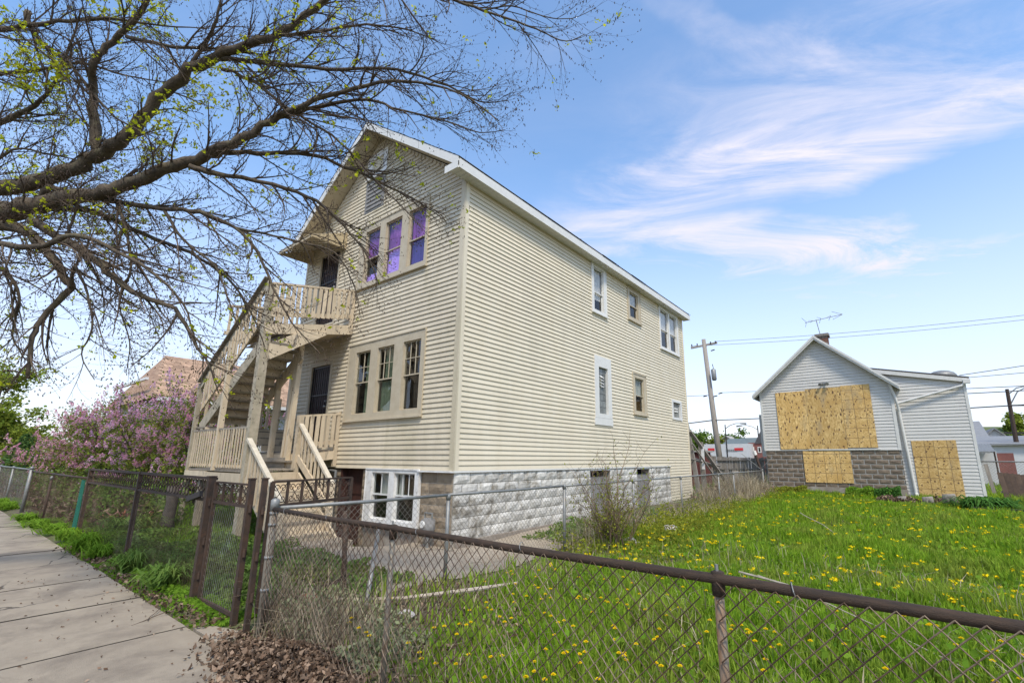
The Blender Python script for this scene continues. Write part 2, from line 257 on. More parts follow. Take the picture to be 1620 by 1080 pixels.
# ---------------------------------------------------------------- helpers
def rpos(p):
    v = Vector((0, 0, 0))
    while p is not None: v += p.location; p = p.parent
    return v
class MB:
    """collects faces in world coordinates; build() links them as ONE mesh object"""
    def __init__(s): s.v = []; s.f = []; s.mi = []; s.k = 0
    def add(s, vs, fs):
        n = len(s.v); s.v += [tuple(a) for a in vs]; s.f += [tuple(i+n for i in q) for q in fs]; s.mi += [s.k]*len(fs); return s
    def box(s, x0, x1, y0, y1, z0, z1):
        return s.add([(x0, y0, z0), (x1, y0, z0), (x1, y1, z0), (x0, y1, z0), (x0, y0, z1), (x1, y0, z1), (x1, y1, z1), (x0, y1, z1)],
                     [(0, 3, 2, 1), (4, 5, 6, 7), (0, 1, 5, 4), (1, 2, 6, 5), (2, 3, 7, 6), (3, 0, 4, 7)])
    def bar(s, a, b, w, h, up=(0, 0, 1)):
        a = Vector(a); b = Vector(b); d = (b-a).normalized(); up = Vector(up)
        x = d.cross(up); x = x.normalized() if x.length > 1e-4 else Vector((1, 0, 0)); z = x.cross(d)
        vs = [p+x*sx*w/2+z*sz*h/2 for p in (a, b) for sx, sz in ((-1, -1), (1, -1), (1, 1), (-1, 1))]
        return s.add(vs, [(0, 3, 2, 1), (4, 5, 6, 7), (0, 1, 5, 4), (1, 2, 6, 5), (2, 3, 7, 6), (3, 0, 4, 7)])
    def tube(s, pts, rad, n=6, cap=True):
        pts = [Vector(p) for p in pts]; m = len(pts)
        if not hasattr(rad, '__len__'): rad = [rad]*m
        vs = []; px = None
        for i, p in enumerate(pts):
            d = (pts[min(i+1, m-1)]-pts[max(i-1, 0)])
            d = d.normalized() if d.length > 1e-9 else Vector((0, 0, 1))
            if px is None:
                px = d.cross(Vector((0, 0, 1)))
                if px.length < .05: px = d.cross(Vector((1, 0, 0)))
            px = (px-d*px.dot(d))
            px = px.normalized() if px.length > 1e-6 else d.orthogonal().normalized()
            q = d.cross(px)
            for k in range(n):
                a = 2*math.pi*k/n; vs.append(p+(px*math.cos(a)+q*math.sin(a))*rad[i])
        fs = [(i*n+k, i*n+(k+1) % n, (i+1)*n+(k+1) % n, (i+1)*n+k) for i in range(m-1) for k in range(n)]
        if cap: fs += [tuple(range(n-1, -1, -1)), tuple((m-1)*n+k for k in range(n))]
        return s.add(vs, fs)
    def poly(s, pts, thick=None):
        """flat polygon; thick = extrusion vector"""
        n = len(pts)
        if thick is None: return s.add(pts, [tuple(range(n))])
        t = Vector(thick); a = [Vector(p) for p in pts]; b = [p+t for p in a]
        return s.add(a+b, [tuple(range(n-1, -1, -1)), tuple(range(n, 2*n))]+[(i, (i+1) % n, n+(i+1) % n, n+i) for i in range(n)])
    def build(s, name, mat, parent=None, smooth=False, org=None):
        o = Vector(org) if org is not None else (rpos(parent) if parent else Vector((0, 0, 0)))
        me = bpy.data.meshes.new(name); me.from_pydata([(a[0]-o.x, a[1]-o.y, a[2]-o.z) for a in s.v], [], s.f)
        ms = mat if isinstance(mat, (list, tuple)) else [mat]
        for q in ms: me.materials.append(q)
        if len(ms) > 1: me.polygons.foreach_set('material_index', s.mi)
        if smooth: me.polygons.foreach_set('use_smooth', [True]*len(me.polygons))
        ob = bpy.data.objects.new(name, me); COL.objects.link(ob)
        if parent: ob.parent = parent; ob.location = o-rpos(parent)
        else: ob.location = o
        return ob
def tag(o, label=None, cat=None, group=None, kind=None):
    if label: o['label'] = label
    if cat: o['category'] = cat
    if group: o['group'] = group
    if kind: o['kind'] = kind
    return o
def thing(name, loc, label, cat, group=None):
    o = bpy.data.objects.new(name, None); COL.objects.link(o); o.location = loc; o.empty_display_size = .2
    return tag(o, label, cat, group)
def inst(name, me, loc, parent=None, rot=(0, 0, 0), sc=(1, 1, 1)):
    """another object on shared mesh data, loc in world"""
    ob = bpy.data.objects.new(name, me); COL.objects.link(ob)
    if parent: ob.parent = parent; ob.location = Vector(loc)-rpos(parent)
    else: ob.location = loc
    ob.rotation_euler = rot; ob.scale = sc; return ob
def copy_tree(o, loc=None, rot=None, sc=None, parent=None):
    c = o.copy(); COL.objects.link(c)
    if parent is not None: c.parent = parent
    if loc is not None: c.location = loc
    if rot is not None: c.rotation_euler = rot
    if sc is not None: c.scale = sc
    for ch in list(o.children): copy_tree(ch, parent=c)
    return c
def box(name, m, par, *a): return MB().box(*a).build(name, m, par)
def npobj(name, V, F, mat, parent=None, smooth=False):
    """V (n,3), F (m,k) arrays in world coordinates"""
    o = rpos(parent) if parent else Vector((0, 0, 0))
    V = (np.asarray(V, float)-np.array(o)).astype(np.float32); F = np.asarray(F, np.int32); k = F.shape[1]
    me = bpy.data.meshes.new(name); me.vertices.add(len(V)); me.vertices.foreach_set('co', V.ravel())
    me.loops.add(F.size); me.loops.foreach_set('vertex_index', F.ravel())
    me.polygons.add(len(F)); me.polygons.foreach_set('loop_start', np.arange(0, F.size, k, dtype=np.int32)); me.polygons.foreach_set('loop_total', np.full(len(F), k, np.int32))
    me.materials.append(mat)
    if smooth: me.polygons.foreach_set('use_smooth', np.ones(len(F), bool))
    me.update(calc_edges=True); me.validate()
    ob = bpy.data.objects.new(name, me); COL.objects.link(ob)
    if parent: ob.parent = parent
    return ob
def segs(P0, P1, r, n=3):
    """prisms along many straight segments at once -> V,F(quads)"""
    P0 = np.asarray(P0, float); P1 = np.asarray(P1, float); d = P1-P0; L = np.linalg.norm(d, axis=1, keepdims=True); d = d/np.maximum(L, 1e-9)
    ref = np.where(np.abs(d[:, 2:3]) > .9, np.array([[1., 0, 0]]), np.array([[0, 0, 1.]]))
    x = np.cross(d, ref); x /= np.linalg.norm(x, axis=1, keepdims=True); y = np.cross(d, x)
    r = np.broadcast_to(np.asarray(r, float).reshape(-1, 1), (len(P0), 1)) if np.ndim(r) else r
    ring = []
    for P in (P0, P1):
        for k in range(n):
            a = 2*math.pi*k/n; ring.append(P+(x*math.cos(a)+y*math.sin(a))*r)
    V = np.stack(ring, 1).reshape(-1, 3); b = (np.arange(len(P0))*2*n)[:, None, None]
    q = np.array([[k, (k+1) % n, n+(k+1) % n, n+k] for k in range(n)])[None]
    return V, (b+q).reshape(-1, 4)
def leaves(C, size, up=0., stretch=1.5, curl=.3):
    """one bent leaf (two triangles pairs = quad) per centre"""
    n = len(C); a = rng.normal(size=(n, 3)); a[:, 2] *= (1-up); a /= np.linalg.norm(a, axis=1, keepdims=True)
    b = rng.normal(size=(n, 3)); b -= a*(a*b).sum(1, keepdims=True); b /= np.linalg.norm(b, axis=1, keepdims=True); fold = np.cross(a, b)*rng.uniform(.05, curl, (n, 1))
    s = (np.asarray(size)*rng.uniform(.6, 1.3, n))[:, None] if np.ndim(size) == 0 else np.asarray(size)[:, None]
    V = np.stack([C-a*s*stretch*.5, C+(b*.5+fold)*s, C+a*s*stretch*.5, C+(fold-b*.5)*s], 1).reshape(-1, 3)
    F = (np.arange(n)*4)[:, None]+np.arange(4)[None]
    return V, F
def gz(x, y):
    x = np.asarray(x, float); y = np.asarray(y, float)
    z = .03*np.sin(x*.9+y*.5)+.025*np.sin(x*.37-y*1.1+1)+.012*np.sin(2.3*x+1.7*y)
    walk = np.clip((2.0-y)/.25, 0, 1); z = z*(1-walk)-.055*walk
    yard = np.clip((-4.6-x)/.4, 0, 1)*np.clip((y-2.4)/.8, 0, 1)*np.clip((8-y)/1.5, 0, 1)
    z = z-.07*yard
    d = np.sqrt(((x+9.3)/1.5)**2+((y-5.9)/1.25)**2); dip = np.clip(1.15-d, 0, 1); dip = np.clip(dip*1.9, 0, 1); dip = dip*dip*(3-2*dip)
    return z-.47*dip
def gzf(x, y): return float(gz(x, y))
def intervals(a, b, cuts):
    out = [(a, b)]
    for c, d in cuts:
        nx = []
        for p, q in out:
            if d <= p or c >= q: nx.append((p, q)); continue
            if c > p: nx.append((p, c))
            if d < q: nx.append((d, q))
        out = nx
    return [(p, q) for p, q in out if q-p > .01]
def wall(name, m, par, axis, at0, at1, u0, u1, z0, z1, ops):
    """solid wall with real openings; axis 'x': runs along x between y=at0..at1; 'y': runs along y between x=at0..at1"""
    us = sorted({u0, u1}|{min(max(v, u0), u1) for o in ops for v in o[:2]}); zs = sorted({z0, z1}|{min(max(v, z0), z1) for o in ops for v in o[2:]})
    b = MB()
    for i in range(len(zs)-1):
        cz = (zs[i]+zs[i+1])/2; cuts = [(o[0], o[1]) for o in ops if o[2] < cz < o[3]]
        for p, q in intervals(u0, u1, cuts):
            if axis == 'x': b.box(p, q, at0, at1, zs[i], zs[i+1])
            else: b.box(at0, at1, p, q, zs[i], zs[i+1])
    return b.build(name, m, par)
def siding(par, m, axis, face, out, u0, u1, z0, z1, ops, exp_=.1, name='siding_board', clip=None):
    """clapboard courses, one object per course, cut round the openings. out=+1/-1: outward sense along the normal axis"""
    z = z0; k = 0
    while z < z1-.02:
        zt = min(z+exp_, z1); a, b_ = u0, u1
        if clip: a, b_ = clip((z+zt)/2+.02)
        if b_-a < .1: break
        j = rng.uniform(-.0012, .0012)
        for p, q in intervals(a, b_, [(o[0], o[1]) for o in ops if o[2] < z+exp_*.5 < o[3]]):
            mb = MB(); ob_, ot = out*(.028+j), out*(.007+j); zt2 = zt+.004
            pts = [(0, z), (ob_, z-.001), (ob_, z+.012), (ot, zt2), (0, zt2)]
            if axis == 'x': A = [(p, face+o_, zz) for o_, zz in pts]; B = [(q, face+o_, zz) for o_, zz in pts]
            else: A = [(face+o_, p, zz) for o_, zz in pts]; B = [(face+o_, q, zz) for o_, zz in pts]
            mb.add(A+B, [(0, 1, 2, 3, 4), (9, 8, 7, 6, 5)]+[(i, 5+i, 5+(i+1) % 5, (i+1) % 5) for i in range(5)])
            mb.build(name, m, par)
        z = zt; k += 1
def FR(axis, face, out):
    """local frame on a wall: (u, depth outward, z) -> world box"""
    def bx(mb, u0, u1, d0, d1, z0, z1):
        if axis == 'x': y = sorted((face+out*d0, face+out*d1)); mb.box(u0, u1, y[0], y[1], z0, z1)
        else: x = sorted((face+out*d0, face+out*d1)); mb.box(x[0], x[1], u0, u1, z0, z1)
        return mb
    return bx
def window(par, axis, face, out, o, trim, tw, mats, panes, split=None, munt=None, behind=None, sill=True, sashm=None, glass=None, label=None, tt=None, hood=False):
    """o=(u0,u1,z0,z1) outer trim; panes=[(u0,u1,z0,z1)...] daylight openings; split: height of meeting rail; behind: list per pane of (mat_top, mat_low)"""
    bx = FR(axis, face, out); sashm = sashm or mats; glass = glass or m_glass
    u0, u1, z0, z1 = o; fr_ = MB(); pr = .042
    # casing: everything in the outer rectangle that is not daylight
    us = sorted({u0, u1}|{p[i] for p in panes for i in (0, 1)}); zs = sorted({z0, z1}|{p[i] for p in panes for i in (2, 3)})
    for i in range(len(zs)-1):
        cz = (zs[i]+zs[i+1])/2
        for p, q in intervals(u0, u1, [(a[0], a[1]) for a in panes if a[2] < cz < a[3]]): bx(fr_, p, q, -.07, pr, zs[i], zs[i+1])
    # raised edge moulding
    bx(fr_, u0-.012, u1+.012, 0, pr+.018, z1, z1+.025); bx(fr_, u0-.018, u0, 0, pr+.012, z0, z1); bx(fr_, u1, u1+.018, 0, pr+.012, z0, z1)
    W = fr_.build('window', mats, par)
    if label: W['label'] = label
    if sill: MB_ = MB(); bx(MB_, u0-.03, u1+.03, 0, pr+.045, z0-.035, z0).build('sill', mats, W)
    for k, (a, b, c, d) in enumerate(panes):
        sp = split if split else None
        s_ = MB(); t = .026
        rows = [(c, d, -.04, -.012)] if sp is None else [(c, sp+.018, -.058, -.032), (sp-.018, d, -.028, -.004)]
        for (e, g, d0, d1) in rows:
            bx(s_, a+.002, a+t, d0, d1, e, g); bx(s_, b-t, b-.002, d0, d1, e, g); bx(s_, a+t, b-t, d0, d1, e, e+t); bx(s_, a+t, b-t, d0, d1, g-t, g)
        s_.build('sash', sashm, W)
        for (e, g, d0, d1) in rows:
            q = MB(); bx(q, a+t*.7, b-t*.7, (d0+d1)/2-.002, (d0+d1)/2+.002, e+t*.7, g-t*.7).build('pane', glass, W)
        if munt and munt[k]:
            nx, nz, zl = munt[k]; mm = MB(); e, g, d0, d1 = rows[-1] if zl == 'top' else rows[0]
            for i in range(1, nx): uu_ = a+t+(b-a-2*t)*i/nx; bx(mm, uu_-.007, uu_+.007, d1-.012, d1+.003, e+t, g-t)
            for i in range(1, nz): zz = e+t+(g-e-2*t)*i/nz; bx(mm, a+t, b-t, d1-.010, d1+.002, zz-.007, zz+.007)
            mm.build('muntin', sashm, W)
        # dark room box behind, open to the front
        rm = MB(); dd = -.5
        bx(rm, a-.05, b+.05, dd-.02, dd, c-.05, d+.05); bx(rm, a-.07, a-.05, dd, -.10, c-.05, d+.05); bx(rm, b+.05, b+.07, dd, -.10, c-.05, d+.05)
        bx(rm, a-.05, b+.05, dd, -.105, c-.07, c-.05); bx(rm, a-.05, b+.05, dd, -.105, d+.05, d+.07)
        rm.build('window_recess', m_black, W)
        if behind and behind[k]:
            for (ua, ub, za, zb, mm_) in behind[k]:
                # pleated cloth sheet hanging behind the glass
                n = 18; cv = MB(); A = []
                for i in range(n+1):
                    uu_ = a+(b-a)*(ua+(ub-ua)*i/n); dp = -.082-.010*math.sin(i*1.9+k)-.006*math.sin(i*.7)
                    A.append((uu_, dp))
                zz0, zz1 = c+(d-c)*za, c+(d-c)*zb; vs = []
                for zz in (zz0, zz1):
                    for uu_, dp in A: vs.append((uu_, face+out*dp, zz) if axis == 'x' else (face+out*dp, uu_, zz))
                cv.add(vs, [(i, i+1, n+2+i, n+1+i) for i in range(n)]); cv.build('curtain', mm_, W, smooth=True)
    return W
def block_variants(L, H, D, m, nm):
    """rock faced block: front face pitched and irregular. local: x along, -y outward, z up"""
    out = []
    for v in range(6):
        rr_ = random.Random(v+int(L*1000)); b = MB(); nx, nz = 4, 3; g = []
        for j in range(nz+1):
            for i in range(nx+1):
                e = i in (0, nx) or j in (0, nz); x_ = L*i/nx; z_ = H*j/nz
                d = 0 if e else D*(.45+.75*rr_.random())
                if not e: x_ += L*.05*(rr_.random()-.5); z_ += H*.08*(rr_.random()-.5)
                g.append((x_, -d-.008, z_))
        n = len(g); bk = [(0, .06, 0), (L, .06, 0), (L, .06, H), (0, .06, H)]
        fs = [(j*(nx+1)+i, j*(nx+1)+i+1, (j+1)*(nx+1)+i+1, (j+1)*(nx+1)+i) for j in range(nz) for i in range(nx)]
        bot = list(range(nx+1)); top = [nz*(nx+1)+i for i in range(nx+1)]; le = [j*(nx+1) for j in range(nz+1)]; ri = [j*(nx+1)+nx for j in range(nz+1)]
        fs += [tuple(bot[::-1])+(n, n+1), tuple(top)+(n+2, n+3), tuple(le)+(n+3, n), tuple(ri[::-1])+(n+1, n+2)]
        b.add(g+bk, fs); me = bpy.data.meshes.new(nm); me.from_pydata(b.v, [], b.f); me.materials.append(m); out.append(me)
    return out
def blockwall(par, m, axis, face, out, u0, u1, z0, z1, ops, L=.40, H=.20, D=.022, name='foundation_block', gap=.012):
    """running bond of separate rock faced blocks; short ones close the rows"""
    full = block_variants(L-gap, H-gap, D, m, name); cache = {}
    nrow = int(round((z1-z0)/H)); hh = (z1-z0)/nrow
    for r_ in range(nrow):
        zb = z1-(r_+1)*hh; cz = zb+hh/2; off = (L/2 if r_ % 2 else 0)
        for p, q in intervals(u0, u1, [(o[0], o[1]) for o in ops if o[2] < cz < o[3]]):
            u = u0-off-L
            while u < q:
                a, b_ = max(u, p), min(u+L, q); ln = b_-a
                if ln > .05:
                    me = full[rng.integers(6)]
                    s = max(.02, ln-gap)/(L-gap); sz = (hh-gap)/(H-gap)
                    if axis == 'x': inst(name, me, (a+gap/2, face, zb+gap/2), par, (0, 0, 0) if out < 0 else (0, 0, math.pi), (s, 1, sz))
                    else: inst(name, me, (face, a+gap/2, zb+gap/2), par, (0, 0, R(90)), (s, 1, sz))
                u += L
def chain(par, A, B, z0, z1, p=.072, r=.0019, m=None, name='chain_link_mesh', zfun=None, barb=.0):
    """woven chain link: zigzag wires side by side that hook into each other. A,B = (x,y)"""
    A = np.array(A, float); B = np.array(B, float); L = np.linalg.norm(B-A); d = (B-A)/L; nrm = np.array([-d[1], d[0]]); h = p/2
    n = int(L/h)-1; H = z1-z0; k = int(H/h)
    i = np.arange(n)[:, None]; j = np.arange(k+1)[None]
    side = ((i+j) % 2)
    u = (i+side)*h; u = np.broadcast_to(u, (n, k+1)); zz = np.broadcast_to(z1-j*h, (n, k+1)).copy()
    dep = np.where(side == 0, r*.9, -r*.9)
    x = A[0]+d[0]*u+nrm[0]*dep; y = A[1]+d[1]*u+nrm[1]*dep
    wob = .004*np.sin(u*3.1+zz*2)+.012*np.sin(u*1.3)*((zz-z1)/H)*((zz-z0)/H)*-1
    x = x+nrm[0]*wob; y = y+nrm[1]*wob
    if zfun is not None: zz = zz+zfun(u/L)
    P = np.stack([x, y, zz], -1)
    V, F = segs(P[:, :-1].reshape(-1, 3), P[:, 1:].reshape(-1, 3), r)
    return npobj(name, V, F, m or m_wirer, par)
# ---------------------------------------------------------------- ground, sidewalk, road
def axis_pts(a, b, fine, c0, c1, grow=1.35):
    pts = list(np.arange(a, b+1e-6, fine)); s = fine; p = pts[-1]
    while p < c1: s *= grow; p += s; pts.append(p)
    s = fine; p = pts[0]; lo = []
    while p > c0: s *= grow; p -= s; lo.append(p)
    return np.array(lo[::-1]+pts)
gx = axis_pts(-14, 5, .16, -420, 420); gy = axis_pts(-.5, 12, .16, -420, 420)
X, Y = np.meshgrid(gx, gy); Z = gz(X, Y); far = (np.hypot(X, Y) > 60); Z = np.where(far, Z*0-.02, Z)
Z = np.where(Y < -2.2, -.16, Z)
nx_ = len(gx); ii = (np.arange(len(gy)-1)[:, None]*nx_+np.arange(nx_-1)[None]).ravel()
gr = npobj('ground', np.stack([X, Y, Z], -1).reshape(-1, 3), np.stack([ii, ii+1, ii+nx_+1, ii+nx_], 1), m_ground, smooth=True)
tag(gr, 'rough ground of soil and thatch under the lawn and yards', kind='structure')
sw = MB().box(-46, 9, .18, 1.76, -.09, -.03).build('sidewalk', m_joint); tag(sw, 'pale concrete sidewalk running past the front fences', kind='structure')
xs = [-5.37+1.48*i for i in range(-27, 10)]
for i in range(len(xs)-1):
    a, b = xs[i]+.011, xs[i+1]-.011; e = rng.uniform(-.004, .004); y1 = 1.77+rng.uniform(-.02, .02); bv = .006; z1 = e
    A = [(a, .19, -.1), (b, .19, -.1), (b, y1, -.1), (a, y1, -.1), (a, .19, z1-bv), (b, .19, z1-bv), (b, y1, z1-bv), (a, y1, z1-bv), (a+bv, .19+bv, z1), (b-bv, .19+bv, z1), (b-bv, y1-bv, z1), (a+bv, y1-bv, z1)]
    q = MB(); q.k = 1; q.add(A, [(0, 3, 2, 1), (0, 1, 5, 4), (1, 2, 6, 5), (2, 3, 7, 6), (3, 0, 4, 7)]); q.f += [(4, 5, 9, 8), (5, 6, 10, 9), (6, 7, 11, 10), (7, 4, 8, 11), (8, 9, 10, 11)]; q.mi += [0, 1, 0, 1, 0]; q.build('slab', [m_conc, m_joint], sw)
ap = MB().add([(-5.3, 1.79, -.01), (-4.72, 1.79, -.005), (-4.72, 2.5, -.02), (-5.2, 2.5, -.03), (-5.3, 1.79, -.12), (-4.72, 1.79, -.12), (-4.72, 2.5, -.14), (-5.2, 2.5, -.14)], [(0, 1, 2, 3), (0, 4, 5, 1), (1, 5, 6, 2), (2, 6, 7, 3), (3, 7, 4, 0)]).build('gate_apron', m_concd)
tag(ap, 'small concrete apron between the sidewalk and the open rusty gate', kind='structure')
rd = MB().box(-200, 200, -11, -3.0, -.2, -.145).build('road', m_asph); tag(rd, 'asphalt street beside the parkway', kind='structure')
kb = MB().box(-200, 200, -3.0, -2.84, -.2, -.01).build('kerb', m_conc); tag(kb, 'concrete kerb', kind='structure')
# broken yard slab: follows the dip to the basement door, with a ragged edge
def sheet(name, x0, x1, y0, y1, step, inside, lift, mat, label):
    xs_ = np.arange(x0, x1, step); ys_ = np.arange(y0, y1, step); Xs, Ys = np.meshgrid(xs_, ys_); Zs = gz(Xs, Ys)+lift
    keep = np.array([[inside(a+step/2, b+step/2) for a in xs_[:-1]] for b in ys_[:-1]])
    Zs[:] = Zs; n = len(xs_); I = (np.arange(len(ys_)-1)[:, None]*n+np.arange(n-1)[None])[keep]
    V = np.stack([Xs, Ys, Zs], -1).reshape(-1, 3); F = np.stack([I, I+1, I+n+1, I+n], 1); u, inv = np.unique(F, return_inverse=True)
    o = npobj(name, V[u], inv.reshape(F.shape), mat, smooth=True)
    tag(o, label, kind='structure'); return o
def in_pad(x, y):
    e = .25*noise.noise(Vector((x*1.3, y*1.3, 0)))+.12*noise.noise(Vector((x*4, y*4, 3)))
    if 3.0+e < y-.12*(x+8.5) and y < 6.1 and -10.4 < x < -4.85+e*.5 and y > 3.05-(x+4.9)*.33+e: return True
    return -6.6 < x < -5.05+e*.8-.05*(y-8)*(y > 8) and 5.5 < y < 12+2*e
sheet('yard_slab', -10.6, -4.5, 2.6, 13, .1, in_pad, .014, m_concd, 'stained concrete yard slab between the fence and the basement door')
# ---------------------------------------------------------------- the cream two storey house
HX0, HX1, HY0, HY1 = -13.13, -6.57, 6.0, 18.3; EZ = 7.22; RX = -9.85; PK = 9.55
H = thing('two_storey_house', (RX, 12.1, 0), 'tall cream vinyl-sided two-storey house on a whitewashed stone block basement', 'house')
o_w1 = (-10.40, -7.56, 2.34, 4.14); o_w2 = (-10.38, -7.70, 5.60, 7.26); o_d1 = (-12.28, -11.17, 1.80, 3.92); o_d2 = (-12.42, -11.30, 4.92, 7.10)
o_at = (-10.32, -9.50, 8.62, 9.42); o_lv = (-10.36, -9.52, 7.68, 8.58)
F_ops = [o_w1, o_w2, o_d1, o_d2]
ww, fw, gb = .08, .5, .02
wall('wall', m_sidingf, H, 'x', HY0, HY0+.10, HX0, HX1, 1.27, EZ, F_ops)
# gable backing
g = MB(); g.poly([(HX0, HY0, EZ), (HX1, HY0, EZ), (HX1, HY0, EZ+.18), (RX, HY0, PK+.2), (HX0, HY0, EZ+.18)], (0, .1, 0)); g.build('gable_wall', m_sidingf, H)
g = MB(); g.poly([(HX0, HY1-.1, EZ), (HX1, HY1-.1, EZ), (HX1, HY1-.1, EZ+.18), (RX, HY1-.1, PK+.2), (HX0, HY1-.1, EZ+.18)], (0, .1, 0)); g.build('gable_wall', m_siding, H)
def gclip(z):
    t = max(0, (z-EZ-.16)/(PK-EZ))
    return (HX0+(RX-HX0)*t, HX1+(RX-HX1)*t) if z > EZ else (HX0+.03, HX1-.0)
siding(H, m_sidingf, 'x', HY0, -1, HX0+.05, HX1-.09, 1.27, EZ, [(o[0]+.01, o[1]-.01, o[2], o[3]) for o in F_ops])
siding(H, m_sidingf, 'x', HY0, -1, HX0, HX1, EZ, PK+.12, [(o_at[0], o_at[1], o_at[2], o_at[3]), o_lv], clip=gclip)
# side wall facing the lot
S_ops = [(11.03, 11.87, 5.66, 7.17), (13.33, 14.25, 6.0, 7.09), (15.9, 17.75, 5.50, 7.15), (11.08, 12.03, 2.48, 4.38), (13.5, 14.45, 2.90, 4.2), (16.68, 17.66, 2.94, 3.69)]
wall('wall', m_siding, H, 'y', HX1-.10, HX1, HY0+.1, HY1, 1.27, EZ, S_ops)
wall('wall', m_siding, H, 'y', HX0, HX0+.10, HY0+.1, HY1, -.1, EZ, [])
wall('wall', m_siding, H, 'x', HY1-.10, HY1-.001, HX0+.1, HX1-.1, -.1, EZ, [])
siding(H, m_siding, 'y', HX1, 1, HY0+.09, HY1-.07, 1.27, EZ, S_ops)
siding(H, m_siding, 'y', HX1, 1, 16.27, HY1-.07, .07, 1.27, [])
wall('wall', m_siding, H, 'y', HX1-.10, HX1, 16.27, HY1, -.1, 1.27, [])
box('starter_strip', m_white, H, HX1-.03, HX1+.035, HY0-.03, 16.27, 1.235, 1.27)
# corner boards
for (xa, xb, ya, yb) in ((HX1-.09, HX1+.034, HY0-.034, HY0+.002), (HX1, HX1+.034, HY0+.002, HY0+.09)):
    box('corner_board', m_sidingf if ya < HY0-.01 else m_siding, H, xa, xb, ya, yb, 1.25, EZ)
box('corner_board', m_siding, H, HX1, HX1+.034, HY1-.075, HY1+.03, .0, EZ)
box('corner_board', m_sidingf, H, HX0-.03, HX0+.06, HY0-.034, HY0+.06, 1.25, EZ)
# foundation: mortar core then separate blocks
BF = [(-9.27, -7.50, .16, 1.27), (-10.36, -9.50, -.6, 1.27)]
wall('foundation_core', m_mort, H, 'x', HY0+.03, HY0+.3, HX0+.05, HX1-.02, -.6, 1.235, BF)
BS = [(10.82, 11.9, -.1, 1.24), (13.62, 14.52, .0, 1.24)]
wall('foundation_core', m_mort, H, 'y', HX1-.3, HX1-.02, HY0+.3, 16.27, -.2, 1.235, BS)
for b_ in BS: box('basement_recess', m_black, H, HX1-.34, HX1-.30, b_[0], b_[1], b_[2], b_[3])
blockwall(H, m_fdnb, 'x', HY0+.035, -1, -13.1, -10.36, .04, 1.235, [])
blockwall(H, m_fdnb, 'x', HY0+.035, -1, -9.50, -9.27, -.36, 1.235, [], L=.23)
blockwall(H, m_fdnb, 'x', HY0+.035, -1, -7.50, HX1-.03, -.16, 1.235, [], L=.46)
blockwall(H, m_fdn, 'y', HX1-.01, 1, HY0+.03, 16.27, .03, 1.235, BS, L=.41, H=.2)
box('footing', m_rub, H, -9.27, -7.5, HY0+.0, HY0+.3, -.6, .155)
box('footing', m_rub, H, HX1-.05, HX1+.06, HY0+.1, 16.2, -.25, .035)
# white drip ledge at the right of the front
box('drip_ledge', m_whitep, H, -7.52, HX1+.03, HY0-.075, HY0+.02, 1.237, 1.266)
